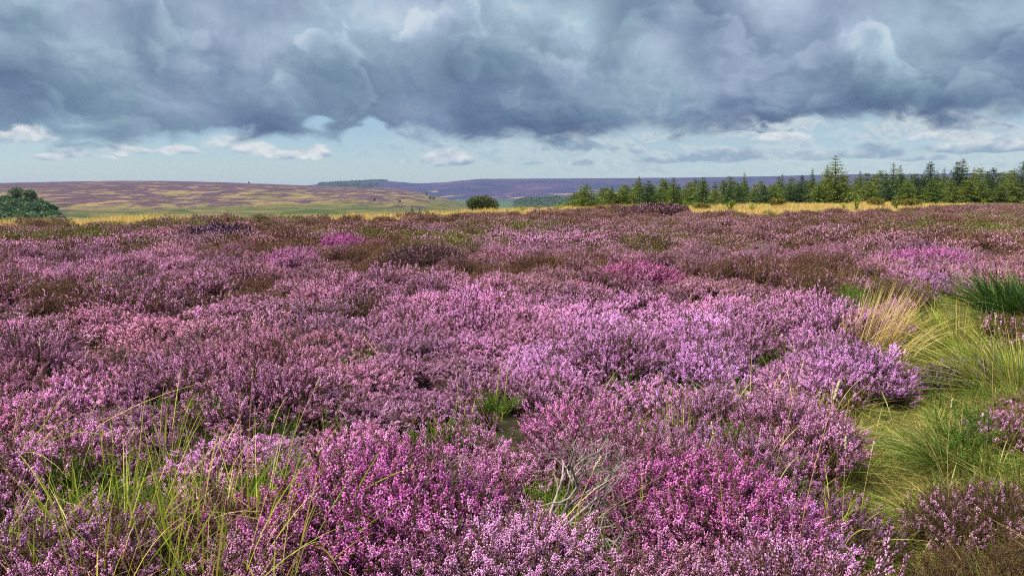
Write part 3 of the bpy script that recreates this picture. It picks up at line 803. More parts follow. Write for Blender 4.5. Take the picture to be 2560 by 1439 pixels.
# ---- the scatter: one object of points, each drawing one plant mesh
def scatter(name, P, rot, scl, idx, meshes, tint, leaf, **props):
    """Ground cover as one object: geometry nodes set one plant mesh on each point."""
    me = bpy.data.meshes.new(name)
    n = len(P)
    me.vertices.add(n); me.vertices.foreach_set('co', np.ascontiguousarray(P, np.float32).ravel())
    def at(k, ty, data, key):
        a = me.attributes.new(k, ty, 'POINT'); a.data.foreach_set(key, np.ascontiguousarray(data).ravel())
    at('rot', 'FLOAT_VECTOR', rot.astype(np.float32), 'vector')
    at('scl', 'FLOAT_VECTOR', scl.astype(np.float32), 'vector')
    at('idx', 'INT', idx.astype(np.int32), 'value')
    one = np.ones((n, 1), np.float32)
    at('tint', 'FLOAT_COLOR', np.concatenate([tint.astype(np.float32), one], 1), 'color')
    at('leaf', 'FLOAT_COLOR', np.concatenate([leaf.astype(np.float32), one], 1), 'color')
    o = put(name, me, **props)
    ng = bpy.data.node_groups.new(name + '_scatter', 'GeometryNodeTree')
    ng.interface.new_socket('Geometry', in_out='INPUT', socket_type='NodeSocketGeometry')
    ng.interface.new_socket('Geometry', in_out='OUTPUT', socket_type='NodeSocketGeometry')
    N, Lk = ng.nodes, ng.links
    gi, go = N.new('NodeGroupInput'), N.new('NodeGroupOutput')
    def named(k, ty):
        a = N.new('GeometryNodeInputNamedAttribute'); a.data_type = ty; a.inputs['Name'].default_value = k
        return a.outputs['Attribute']
    e2r = N.new('FunctionNodeEulerToRotation'); Lk.new(named('rot', 'FLOAT_VECTOR'), e2r.inputs[0])
    sc_ = named('scl', 'FLOAT_VECTOR'); ix = named('idx', 'INT')
    join = N.new('GeometryNodeJoinGeometry')
    for k, m in enumerate(meshes):
        if not (idx == k).any(): continue
        src = lib(name + '_source', m)
        oi = N.new('GeometryNodeObjectInfo'); oi.inputs['Object'].default_value = src
        cmp_ = N.new('FunctionNodeCompare'); cmp_.data_type = 'INT'; cmp_.operation = 'EQUAL'
        Lk.new(ix, cmp_.inputs[2]); cmp_.inputs[3].default_value = k
        ip = N.new('GeometryNodeInstanceOnPoints')
        Lk.new(gi.outputs[0], ip.inputs['Points']); Lk.new(cmp_.outputs[0], ip.inputs['Selection'])
        Lk.new(oi.outputs['Geometry'], ip.inputs['Instance'])
        Lk.new(e2r.outputs[0], ip.inputs['Rotation']); Lk.new(sc_, ip.inputs['Scale'])
        Lk.new(ip.outputs[0], join.inputs[0])
    Lk.new(join.outputs[0], go.inputs[0])
    md = o.modifiers.new('scatter', 'NODES'); md.node_group = ng
    return o

def polar_points(d0, d1, cell, amax, seed):
    """jittered square grid clipped to a sector in front of the camera"""
    r = np.random.default_rng(seed)
    w = d1 * sin(amax) if amax < pi / 2 else d1
    gx = np.arange(-w, w, cell); gy = np.arange(-0.5, d1, cell)
    X, Y = np.meshgrid(gx, gy)
    X = X.ravel() + (r.random(X.size) - 0.5) * cell * 1.1; Y = Y.ravel() + (r.random(Y.size) - 0.5) * cell * 1.1
    d = np.hypot(X, Y); a = np.abs(np.arctan2(X, Y))
    k = (d >= d0) & (d < d1) & (a < amax)
    return X[k], Y[k]

hP, hR, hS, hI, hT, hL = [], [], [], [], [], []
HOLLOWS = []
for u, v, rr in [(1400, 1330, .17), (1480, 1290, .20), (1330, 1280, .16), (1560, 1310, .14), (1400, 1420, .16), (1480, 1390, .18), (1440, 1500, .16), (1350, 1370, .12), (900, 1430, .12), (300, 1350, .22), (620, 1300, .20), (200, 1270, .14), (700, 1260, .14), (1620, 1110, .14), (470, 1430, .16),
                 (120, 1200, .14), (400, 1200, .12), (1250, 1090, .12), (1000, 1130, .10), (780, 1000, .12), (1120, 980, .12), (1850, 1180, .12), (2030, 1440, .15), (60, 1400, .12), (1700, 1000, .12), (1480, 960, .15), (480, 900, .18), (330, 980, .15)]:
    g = ground_pt(u, v, 0.05); HOLLOWS.append((g[0], g[1], rr))
def grass_zone(x, y, u, v):
    """ground taken by the path and the grassy strip on its right"""
    s = path_side(x, y)
    wig = (fbm(x / 0.6, y / 0.6, 61, 2) - 0.5) * 0.35
    near = (y < PATH[-1, 1] - 1.0)
    n_ = fbm(x / 0.55, y / 0.55, 63, 2)
    back_in = (s > 0.52 + wig) & (n_ > 0.46)
    return near & (s > -0.33 + wig) & ~back_in
for lod, (d0, d1, cell, am, H0) in enumerate([(0.9, 8.5, 0.150, radians(42), .36), (8.5, 22, 0.185, radians(40), .36), (22, 97, 0.33, radians(39), .38)]):
    x, y = polar_points(d0, d1, cell, am, 50 + lod)
    d = np.hypot(x, y); a = np.arctan2(x, y)
    k = d < heath_d(a) + (fbm(x / 4, y / 4, 71, 2) - 0.5) * 9
    x, y, d = x[k], y[k], d[k]
    P = np.stack([x, y, ground_z(x, y)], 1)
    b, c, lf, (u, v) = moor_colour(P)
    k = ~grass_zone(x, y, u, v)
    for bx, by, R in bush_xy: k &= np.hypot(x - bx, y - by) > R * 0.98
    x, y, P, b, c, lf = x[k], y[k], P[k], b[k], c[k], lf[k]
    ox, oy, dist, ids = bush_cells(x, y, (0.74, 0.85, 1.25)[lod], 5)
    rb = (0.44, 0.5, 0.72)[lod]
    q = np.clip(dist / rb, 0, 1.2)
    far = np.interp(d[k], [7.0, 11.0], [0.30, 1.05])
    b = np.clip(b - 0.10 * (far > 0.6) + (ids[:, 1] - 0.5) * far, 0, 1)
    c = c * (1 + (ids[:, 2:3] - 0.5) * 0.35) + (ids[:, 1:2] - 0.5) * np.array([0.06, 0.02, -0.05])
    c = np.clip(c, 0.02, 0.95)
    hgt = (0.56 + 0.84 * ids[:, 0]) * (1.12 - 0.60 * q * q)
    r = np.random.default_rng(80 + lod)
    right = (path_side(x, y) > 0.4) & (y < PATH[-1, 1] - 1.0)
    b = np.where(right, b * 0.22, b); lf[right] = np.array([0.15, 0.105, 0.045]); hgt = np.where(right, hgt * 0.62, hgt)
    st = np.digitize(b + (r.random(len(b)) - 0.5) * 0.18, [0.10, 0.36, 0.66])
    # a few plants on the moor are past flowering
    idx = lod * 12 + st * 3 + r.integers(0, 3, len(b))
    shade = 0.88 + 0.26 * ids[:, 2]
    nearleft = np.clip((3.4 - np.hypot(x, y)) / 1.2, 0, 1) * np.clip((0.1 - np.arctan2(x, y)) / 0.25, 0, 1)
    hgt = hgt * (1 - 0.38 * nearleft)
    # gaps between bushes: leave some out so that dark hollows open
    keep = ~((q > 0.80) & (r.random(len(b)) < 0.74)) & ~(r.random(len(b)) < nearleft * 0.45)
    for hx, hy, hr in HOLLOWS:
        dd = np.hypot(x - hx, y - hy); keep &= ~((dd < hr) & (r.random(len(b)) < 0.9)); hgt = np.where(dd < hr * 1.5, hgt * 0.75, hgt)
    if lod == 0:
        keep &= r.random(len(b)) > 0.14; st = np.where(r.random(len(b)) < 0.16, np.maximum(st - 2, 0), st); idx = st * 3 + r.integers(0, 3, len(b))
    keep &= ~((b < 0.12) & (r.random(len(b)) < 0.15))
    hP.append(P[keep]); hI.append(idx[keep])
    hR.append(np.stack([np.zeros(len(x)), 0.75 * q, np.arctan2(oy, ox) + r.normal(size=len(x)) * 0.5], 1)[keep])
    wd = (0.86 + 0.3 * r.random(len(x)))
    hS.append(np.stack([wd, wd, hgt * (0.92 + 0.16 * r.random(len(x)))], 1)[keep])
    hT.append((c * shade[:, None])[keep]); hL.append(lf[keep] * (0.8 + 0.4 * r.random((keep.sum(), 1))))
cat_ = np.concatenate
scatter('heather', cat_(hP), cat_(hR), cat_(hS), cat_(hI), [CLUMPS[l, b, v] for l in range(3) for b in range(4) for v in range(NVAR)],
        cat_(hT), cat_(hL), kind='stuff', label='carpet of flowering pink, mauve and brown heather covering the moor', category='heather')
print('heather points', sum(len(p) for p in hP))

# ================================================================== trees
M_BARK = mat_varied('bark', [(0, (0.045, 0.035, 0.028)), (0.5, (0.10, 0.08, 0.065)), (1, (0.17, 0.14, 0.12))], 0, 0.9)
M_LARCH = mat_varied('larch_needles', [(0, (0.045, 0.078, 0.012)), (0.45, (0.145, 0.20, 0.027)), (0.8, (0.235, 0.28, 0.045)), (1, (0.33, 0.34, 0.08))], 0.3, 0.7, 0.15, 0.35)
M_PINE = mat_varied('pine_needles', [(0, (0.016, 0.036, 0.014)), (0.5, (0.05, 0.10, 0.034)), (1, (0.12, 0.18, 0.06))], 0.15, 0.6, 0.2, 0.35)
M_SPRUCE = mat_varied('spruce_needles', [(0, (0.026, 0.058, 0.016)), (0.5, (0.08, 0.145, 0.034)), (1, (0.18, 0.24, 0.06))], 0.2, 0.6, 0.2, 0.3)
M_BRONZE = mat_varied('bronzed_needles', [(0, (0.02, 0.022, 0.010)), (0.5, (0.065, 0.07, 0.025)), (1, (0.15, 0.12, 0.05))], 0.2, 0.7, 0.15)
M_THORN = mat_varied('hawthorn_leaf', [(0, (0.026, 0.038, 0.012)), (0.5, (0.072, 0.092, 0.026)), (1, (0.16, 0.18, 0.055))], 0.25, 0.5, 0.25)
M_BIRCH = mat_varied('birch_leaf', [(0, (0.10, 0.16, 0.015)), (0.5, (0.22, 0.31, 0.03)), (1, (0.42, 0.46, 0.07))], 0.4, 0.5, 0.25)
M_GORSE = mat_varied('gorse_leaf', [(0, (0.07, 0.07, 0.01)), (0.5, (0.18, 0.16, 0.025)), (1, (0.38, 0.28, 0.05))], 0.25, 0.6, 0.2)
M_WOOD = mat_varied('woodland_leaf', [(0, (0.045, 0.09, 0.042)), (0.5, (0.11, 0.185, 0.08)), (1, (0.21, 0.28, 0.12))], 0.2, 0.6, 0.2)  # leaf tones lightened for distance, haze put into the colour

def conifer(seed, kind):
    """Unit-high conifer: (trunk mesh, crown mesh). Whorls of branches on a straight stem, needles in sprays along each branch."""
    global RNG
    RNG = np.random.default_rng(seed)
    lean = RNG.normal(size=2) * 0.012
    zz = np.linspace(0, 0.985, 10)
    Tp = np.stack([lean[0] * zz + 0.004 * np.sin(zz * 9 + seed), lean[1] * zz, zz], 1)
    St = Soup(); St.tubes(Tp[None], np.interp(zz, [0, .5, 1], [0.020, 0.011, 0.0028])[None], 0, 0.5, 6)
    rb, dens, top, up0, up1 = {'bushy': (0.36, 2.0, 0.8, 0.05, 0.6), 'larch': (0.40, 1.5, 0.60, 0.05, 0.55), 'pine': (0.36, 2.0, 0.9, 0.40, 0.70), 'spruce': (0.32, 1.9, 0.95, 0.0, 0.35)}[kind]
    nw = {'bushy': 28, 'larch': 30, 'pine': 20, 'spruce': 28}[kind]
    zs = np.linspace(0.04, 0.97, nw) + RNG.normal(size=nw) * 0.011
    S = Soup(); Pb, Rb, tuft, zs_all = [], [], [], []
    for z in zs:
        nb = RNG.integers(4, 7)
        a0 = RNG.random() * 6.28
        for i in range(nb):
            prof_ = (1 - z) ** {'bushy': 0.62, 'larch': 0.95, 'pine': 0.80, 'spruce': 0.95}[kind]
            if kind == 'pine': prof_ *= min(1, 0.75 + z * 0.9)
            L = rb * prof_ * RNG.uniform(0.50, 1.15) + 0.012
            a = a0 + i * 6.28 / nb + RNG.normal() * 0.25
            up = up0 + (up1 - up0) * z + RNG.normal() * 0.12
            dirh = np.array([math.cos(a), math.sin(a), 0])
            o = np.array([np.interp(z, zz, Tp[:, 0]), np.interp(z, zz, Tp[:, 1]), z])
            t = np.linspace(0, 1, 4)[:, None]
            sag = {'bushy': -0.02, 'larch': -0.05, 'pine': 0.10, 'spruce': 0.03}[kind]
            p = o + dirh * L * t + np.array([0, 0, 1]) * (L * (up * t + (sag - 0.22 * (kind != 'pine')) * t * t + (0.18 if kind == 'spruce' else 0.0) * t ** 3))
            Pb.append(p); Rb.append([0.0042 * (1.1 - z * .6), 0.0034 * (1.1 - z * .6), 0.0024, 0.0013])
            # spire of a larch is thinly clothed
            thin = 1.0 if z < top else max(0.30, 1.0 - (z - top) * 2.0)
            m = int(dens * thin * (9 + 60 * L) )
            f = RNG.uniform(0.12, 1.05, m)
            c = o + dirh * L * f[:, None] + np.array([0, 0, 1]) * (L * (up * f + (sag - 0.22 * (kind != 'pine')) * f * f))[:, None]
            sp_ = (0.006 + 0.11 * L * (1 - f * 0.5))[:, None]
            c = c + RNG.normal(size=c.shape) * sp_ * np.array([1, 1, 0.55])
            dv = dirh * 0.9 + np.array([0, 0, 0.35 if kind == 'pine' else -0.05]) + RNG.normal(size=c.shape) * 0.7
            zs_all.append(np.full(m, z)); tuft.append((c, dv, np.full(m, 0.5 + 0.35 * (RNG.random() - 0.5)) + RNG.normal(size=m) * 0.2 + 0.12 * (f - 0.5)))
    S.tubes(np.array(Pb), np.array(Rb), 1, 0.35)
    C = np.concatenate([t[0] for t in tuft]); Dv = np.concatenate([t[1] for t in tuft]); r = np.clip(np.concatenate([t[2] for t in tuft]), 0, 1)
    ls = {'bushy': 0.036, 'larch': 0.032, 'pine': 0.036, 'spruce': 0.032}[kind]
    zf = 1.15 - 0.70 * np.concatenate(zs_all)
    S.leaves(C, nrm3(Dv), ls * zf * RNG.uniform(0.7, 1.4, len(C)), ls * 0.5 * zf, 0, r)
    return St, S
CON = {}
for kind, mat, nvar in (('bushy', M_LARCH, 4), ('larch', M_LARCH, 4), ('pine', M_PINE, 3), ('spruce', M_SPRUCE, 2), ('bronze', M_BRONZE, 1)):
    for v in range(nvar):
        St, S = conifer(hash_ := (1000 + 17 * v + {'larch': 0, 'pine': 100, 'spruce': 200, 'bronze': 300, 'bushy': 400}[kind]), 'larch' if kind == 'bronze' else kind)
        CON[kind, v] = (St.mesh('trunk', [M_BARK]), S.mesh('crown', [mat, M_BARK]))
NV = {'bushy': 4, 'larch': 4, 'pine': 3, 'spruce': 2, 'bronze': 1}

def plant_tree(name, base, H, W, meshes, label, cat, group, rotz=0.0, tilt=0.0):
    e = bpy.data.objects.new(name, None); COL.objects.link(e); e.location = base; e.rotation_euler = (0, tilt, rotz); e.empty_display_size = 0.3
    e['label'] = label; e['category'] = cat
    if group: e['group'] = group
    put('trunk', meshes[0], e, scl=(H, H, H)); put('crown', meshes[1], e, scl=(H * W, H * W, H))
    return e

# (column, row of the tip, kind, width, distance beyond the plateau edge, label)
TREES = [
    (1461, 457, 'larch', 1.15, 4, 'leftmost tall larch of the plantation, light green and bushy'),
    (1436, 478, 'larch', 1.2, 6, 'low light green larch at the left end of the plantation'),
    (1484, 479, 'larch', 1.0, 9, 'small faint larch just right of the leftmost tall larch'),
    (1529, 470, 'larch', 1.2, 4, 'light green larch with a short pointed top, second tall one from the left end'),
    (1556, 468, 'larch', 1.25, 3, 'bushy light green larch left of the bare-topped larch'),
    (1598, 437, 'larch', .95, 7, 'larch with a bare spindly top behind the first dark pine'),
    (1578, 478, 'larch', 1.3, 2, 'short yellow-green larch in front of the bare-topped larch'),
    (1619, 450, 'pine', 1.15, 0, 'first broad dark pine from the left, standing forward of the larches'),
    (1652, 467, 'larch', 1.2, 5, 'green larch right of the first broad dark pine'),
    (1685, 440, 'larch', .9, 6, 'slim larch with a needle-thin tip right of the first dark pine'),
    (1709, 471, 'larch', 1.1, 8, 'low larch between the needle-thin larch and the dark spruce cone'),
    (1728, 463, 'larch', 1.1, 9, 'pale larch close on the left of the dark spruce cone'),
    (1756, 440, 'spruce', 1.25, 3, 'neat dark spruce with a sharp cone shape'),
    (1788, 472, 'larch', 1.2, 7, 'low hazy larch right of the sharp spruce cone'),
    (1822, 463, 'spruce', 1.5, 3, 'dense rounded green spruce right of the sharp spruce cone'),
    (1846, 457, 'pine', 1.05, 4, 'blue-green pine below the thin-tipped larch'),
    (1860, 429, 'larch', .85, 8, 'tall thin-tipped larch rising above the blue-green pine'),
    (1911, 461, 'pine', 1.05, 1, 'small very dark pine standing forward with an upright top'),
    (1886, 470, 'larch', 1.2, 6, 'low larch behind and left of the small very dark pine'),
    (1934, 459, 'larch', 1.2, 5, 'yellowish larch right of the small very dark pine'),
    (1954, 432, 'larch', .9, 7, 'pointed larch with tiered top left of the broad dark pine clump'),
    (1975, 462, 'pine', 1.3, 2, 'broad dark pine left of the roundest dark pine'),
    (1996, 457, 'pine', 1.55, 1, 'roundest darkest pine, low and wide, left of the tallest larch'),
    (2005, 436, 'pine', .75, 8, 'thin-topped pine peeping over the roundest dark pine'),
    (2029, 419, 'larch', .75, 9, 'pale thin larch tip left of the tallest larch'),
    (2046, 458, 'larch', 1.2, 3, 'low dark green larch at the left foot of the tallest larch'),
    (2088, 384, 'larch', 1.1, 3, 'tallest larch of all with open tiered branches against the sky'),
    (2066, 409, 'larch', .85, 4, 'second leader close against the left side of the tallest larch'),
    (2112, 460, 'larch', 1.2, 2, 'low larch at the right foot of the tallest larch'),
    (2151, 424, 'larch', .85, 7, 'slender bare-topped larch standing right of the tallest larch'),
    (2176, 452, 'larch', 1.2, 5, 'rounded light green larch behind the golden gorse'),
    (2213, 433, 'pine', .8, 8, 'small ragged pine top left of the twin pale larches'),
    (2231, 404, 'larch', .85, 7, 'taller left one of the twin pale larches'),
    (2245, 410, 'larch', .8, 9, 'shorter right one of the twin pale larches'),
    (2222, 462, 'pine', 1.2, 3, 'dark pine at the foot of the twin pale larches'),
    (2253, 432, 'pine', 1.0, 5, 'dark pine leaning on the right of the twin pale larches'),
    (2266, 449, 'larch', 1.1, 1, 'light larch standing forward of the twin pale larches'),
    (2290, 433, 'pine', 1.1, 6, 'mid-green pine left of the narrow blue-green pine'),
    (2321, 403, 'pine', .85, 5, 'narrow tall blue-green pine with an upright top'),
    (2334, 447, 'larch', 1.25, 1, 'broad light larch in front of the narrow blue-green pine'),
    (2357, 417, 'larch', .85, 8, 'pale larch right of the narrow blue-green pine'),
    (2344, 425, 'larch', .8, 10, 'thin pale larch tip just right of the narrow blue-green pine'),
    (2402, 393, 'bronze', 1.0, 5, 'tall bronzed larch, second tallest tree of the plantation'),
    (2392, 404, 'pine', .95, 4, 'dark pine against the left side of the tall bronzed larch'),
    (2376, 440, 'larch', 1.2, 2, 'rounded green larch at the left foot of the bronzed larch'),
    (2420, 446, 'larch', 1.25, 2, 'rounded green larch at the right foot of the bronzed larch'),
    (2433, 416, 'larch', .85, 8, 'thin larch right of the tall bronzed larch'),
    (2479, 418, 'pine', 1.0, 4, 'dark pine with a rounded top near the right end of the treeline'),
    (2455, 452, 'larch', 1.2, 2, 'low light larch left of the round-topped dark pine'),
    (2511, 426, 'larch', 1.1, 5, 'light green larch right of the round-topped dark pine'),
    (2529, 430, 'larch', 1.15, 3, 'second light green larch right of the round-topped dark pine'),
    (2558, 400, 'pine', 1.0, 4, 'tall dark pine cut by the right edge of the view'),
    (2500, 462, 'larch', 1.2, 1, 'low larch near the right edge in front of the others'),
]
r_ = np.random.default_rng(77)
for k, (u, v, kind, W, off, label) in enumerate(TREES):
    a = atan2((u - CX), F)
    d = float(edge_d(a)) + off - 2.0
    b = at_dist(u, d, 470)
    H = float(top_at(u, v, d) - b[2])
    # a shrub-like tree in front is as wide as a taller one behind
    Wd = min(W * 1.2 * max(1.0, (4.3 / H) ** 0.6), 2.0)
    name = {'larch': 'larch_tree', 'bronze': 'larch_tree', 'pine': 'pine_tree', 'spruce': 'spruce_tree'}[kind]
    if kind == 'larch' and v > 444: kind = 'bushy'
    plant_tree(name, b - np.array([0, 0, 0.08]), H, Wd, CON[kind, k % NV[kind]], label, 'tree', 'conifers of the young plantation', r_.random() * 6.28)

# larches crowding the back rank, seen only between the others
for k, u in enumerate(np.arange(1446, 2640, 17.0)):
    u = u + r_.normal() * 6; a = atan2(u - CX, F)
    d = float(edge_d(a)) + 9 + r_.random() * 7
    b = at_dist(u, d, 470)
    v = np.interp(u, [1452, 1600, 1900, 2100, 2600], [474, 460, 452, 444, 432]) + r_.normal() * 8
    H = float(top_at(u, v, d) - b[2])
    plant_tree('larch_tree', b, H, min(1.25 * max(1, (4.3 / H) ** .6), 1.9), CON['bushy' if k % 5 else 'spruce', k % 4 if k % 5 else 0], 'green conifer crowding the back rank of the plantation', 'tree', 'back rank of the plantation', r_.random() * 6.28)

def round_bush(seed, R, Hh, n, leaf, mat, lobes=9, root=0.0):
    """broadleaf crown: leaves spread through overlapping lobes, on a short forked trunk"""
    global RNG
    RNG = np.random.default_rng(seed)
    St = Soup()
    tips = []
    for i in range(6):
        a = i * 1.05 + RNG.random(); rr = R * RNG.uniform(.25, .6); z = Hh * RNG.uniform(.45, .8)
        tips.append([[0.03 * i, 0, 0], [0.25 * rr * math.cos(a), 0.25 * rr * math.sin(a), z * .45], [rr * math.cos(a), rr * math.sin(a), z]])
    St.tubes(np.array(tips, float), np.array([[0.055, 0.035, 0.012]]) * np.ones((6, 1)) * Hh * 0.5, 0, 0.4, 5)
    if root > 0: St.tubes(np.array([[[0, 0, -root], [0.1, 0, -root * .5], [0, 0, Hh * .2]]]), np.array([[.45, .35, .22]]), 0, 0.4, 6)
    S = Soup()
    for i in range(lobes):
        a = i * 2.4 + RNG.random(); rr = R * math.sqrt((i + .3) / lobes) * 0.72
        c = np.array([math.cos(a) * rr, math.sin(a) * rr, Hh * (0.62 - 0.22 * (rr / R) ** 2 + RNG.normal() * 0.06)])
        rad = np.array([R * .42, R * .42, Hh * .36]) * RNG.uniform(.8, 1.15)
        m = n // lobes
        dv = nrm3(RNG.normal(size=(m, 3))); q = RNG.random(m) ** 0.35
        C = c + dv * rad * q[:, None] + RNG.normal(size=(m, 3)) * R * 0.03
        C[:, 2] = np.maximum(C[:, 2], 0.05 * Hh)
        S.leaves(C, nrm3(dv + RNG.normal(size=(m, 3)) * .8), leaf * RNG.uniform(.6, 1.3, m), leaf * .6, 0, np.clip(RNG.normal(size=m) * .2 + .25 + .4 * q * (0.5 + .5 * dv[:, 2]), 0, 1))  # tone rises towards the outside and top of each lobe, plus scatter
    return St.mesh('trunk', [M_BARK]), S.mesh('crown', [mat])

# the lone hawthorn on the edge
d = 57.0; b = at_dist(1205, d, 520); H = float(top_at(1205, 486, d) - b[2])
tm, cm = round_bush(5, 80 / F * d / 2 * 1.02, H, 9000, 0.11, M_THORN, 16)
e = plant_tree('hawthorn_bush', b - np.array([0, 0, 0.1]), 1, 1, (tm, cm), 'lone round dark hawthorn bush on the edge of the moor', 'bush', None)

# young firs by themselves on the slope
for u, v, vb, W, label in ((1030, 514, 538, .95, 'small dark fir standing alone left of the round hawthorn'), (1049, 521, 537, .9, 'smallest fir, just right of the lone small fir'), (1436, 498, 525, 1.2, 'little yellow-green larch between hawthorn and plantation')):
    d = 47.0 if u < 1100 else 64.0
    b = at_dist(u, d, 520)
    H = float(top_at(u, v, d) - b[2])
    kind = 'spruce' if u < 1100 else 'larch'
    plant_tree('fir_tree' if u < 1100 else 'larch_tree', b, H, W, CON[kind, 0], label, 'tree', None, 1.0)

# birch saplings and gorse along the foot of the trees
def sapling(seed):
    global RNG
    RNG = np.random.default_rng(seed)
    St, S = Soup(), Soup()
    nb = 9
    a = RNG.random(nb) * 6.28; L = RNG.uniform(.55, 1.0, nb); sp_ = RNG.uniform(.12, .38, nb)
    t = np.linspace(0, 1, 5)[None, :, None]
    tip = np.stack([np.cos(a) * sp_, np.sin(a) * sp_, L], 1)[:, None]
    P = tip * t * np.array([1, 1, 1.0]) * (0.4 + 0.6 * t * np.array([1, 1, 0]) + 0.6 * np.array([0, 0, 1]))
    St.tubes(P, np.linspace(0.012, 0.003, 5)[None] * np.ones((nb, 1)), 0, 0.5)
    m = 46
    i = np.repeat(np.arange(nb), m); f = RNG.uniform(.2, 1, nb * m)
    C = np.stack([np.stack([np.interp(f[j], np.linspace(0, 1, 5), P[i[j], :, c]) for c in range(3)]) for j in range(len(i))]) + RNG.normal(size=(nb * m, 3)) * 0.055
    C[:, 2] = np.abs(C[:, 2])
    S.leaves(C, nrm3(RNG.normal(size=C.shape) + [0, 0, .3]), RNG.uniform(.05, .11, len(C)), 0.055, 0, RNG.random(len(C)))
    return St.mesh('trunk', [M_BARK]), S.mesh('crown', [M_BIRCH])
SAP = [sapling(s) for s in (1, 2)]
for k, (u, v, dd, W, label) in enumerate([
        (1668, 496, 64, .8, 'yellow-green birch sapling right of the first dark pine'),
        (1716, 495, 66, .8, 'thin yellow-green birch sapling left of the sharp spruce cone'),
        (1735, 500, 64, .9, 'low birch sapling at the foot of the sharp spruce cone'),
        (1826, 494, 56, 1.0, 'wide yellow-green birch sapling growing out of the pale grass'),
        (1880, 505, 60, 1.0, 'low yellow-green birch sapling near the small very dark pine'),
        (2141, 493, 62, .8, 'bright birch sapling in the pale grass right of the tallest larch'),
        (2110, 503, 66, .9, 'small birch sapling in the pale grass below the tallest larch'),
        (2240, 500, 70, .9, 'small birch sapling between the two golden gorse bushes'),
        (1305, 509, 56, 1.3, 'pale green sapling right of the round hawthorn'),
        (1345, 511, 58, 1.5, 'low bushy sapling between hawthorn and the plantation'),
        (1400, 501, 60, 1.5, 'green sapling beside the left end of the plantation'),
        (2460, 497, 88, 1.0, 'small birch sapling under the right end of the treeline')]):
    b = at_dist(u, dd, 515); H = max(0.6, float(top_at(u, v, dd) - b[2]))
    plant_tree('birch_sapling', b, H, W, SAP[k % 2], label, 'sapling', 'saplings along the plantation edge', k * 1.3)
for k, (u, v, dd, R, label) in enumerate([
        (2186, 493, 80, 1.0, 'larger golden-green gorse bush in front of the larches'),
        (2276, 495, 82, .9, 'golden-green gorse bush below the dark leaning pine'),
        (2244, 499, 80, .6, 'smallest gorse bush between the two golden ones'),
        (1940, 496, 73, .8, 'yellow gorse bush beside the small very dark pine'),
        (1752, 506, 68, .8, 'low yellow gorse at the foot of the sharp spruce cone')]):
    b = at_dist(u, dd, 510); H = max(0.7, float(top_at(u, v, dd) - b[2]))
    tm, cm = round_bush(40 + k, R, H, 1500, 0.13, M_GORSE, 6)
    plant_tree('gorse_bush', b, 1, 1, (tm, cm), label, 'bush', 'gorse bushes by the trees')

# ------------------------------------------------------------------ far woods
def crowns(S, C, R, n, leaf):
    for c, r in zip(C, R):
        dv = nrm3(RNG.normal(size=(n, 3))); dv[:, 2] = np.abs(dv[:, 2]) * 1.0 - 0.25
        q = RNG.random(n) ** 0.3
        P = c + dv * np.array([r, r, r * 0.95]) * q[:, None]
        S.leaves(P, nrm3(dv + RNG.normal(size=(n, 3)) * 0.9), leaf * RNG.uniform(.6, 1.4, n), leaf * .7, 0, np.clip(.15 + .55 * q * (.4 + .6 * dv[:, 2]) + RNG.normal(size=n) * .16, 0, 1))  # paler towards the outside and top of each crown, plus scatter
def hz(x, y): 
    d = np.hypot(x, y); a = np.arctan2(x, y)
    return hill_z(np.asarray(x), np.asarray(y), a, d)
def rz(x, y):
    d = np.hypot(x, y); a = np.arctan2(x, y)
    return ridge_z(np.asarray(x), np.asarray(y), a, d)
def sight(u, v, d):
    r = ray(u, v); h = math.hypot(r[0], r[1]); return EYE + r * (d / h)

RNG = np.random.default_rng(501)
# copse on the left, on the shoulder that falls into the valley
S = Soup(); C, R = [], []
prof_left = ([-260, -100, 0, 30, 60, 90, 110, 125, 136], [486, 487, 490, 488, 491, 495, 503, 514, 532])
D0 = 330.0
for u in np.arange(-250, 136, 9.0):
    vt = np.interp(u, *prof_left)
    for j in range(5):
        v = vt + (555 - vt) * (j + 0.35 * RNG.random()) / 5
        d = D0 - j * 9 + RNG.normal() * 4
        p = sight(u + RNG.normal() * 5, v, d); r = RNG.uniform(2.0, 3.4)
        C.append(p - np.array([0, 0, r * 0.75])); R.append(r)
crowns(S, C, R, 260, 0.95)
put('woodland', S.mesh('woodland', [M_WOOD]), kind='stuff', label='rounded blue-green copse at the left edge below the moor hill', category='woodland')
gb = float(hz(*sight(60, 500, D0)[:2]))
for u, v0, v1, rr, label in ((42, 474, 497, 2.3, 'small dark round tree standing on top of the left copse'), (78, 479, 500, 1.9, 'small pointed dark tree on the right shoulder of the copse')):
    p = sight(u, v1, D0); H = (v1 - v0) / F * D0
    tm, cm = round_bush(60 + u, rr * 1.15, H, 1400, 0.5, M_WOOD, 7, root=float(p[2] - hz(p[0], p[1])))   # its trunk runs down through the copse to the ground
    e = plant_tree('tree', p, 1, 1, (tm, cm), label, 'tree', None)

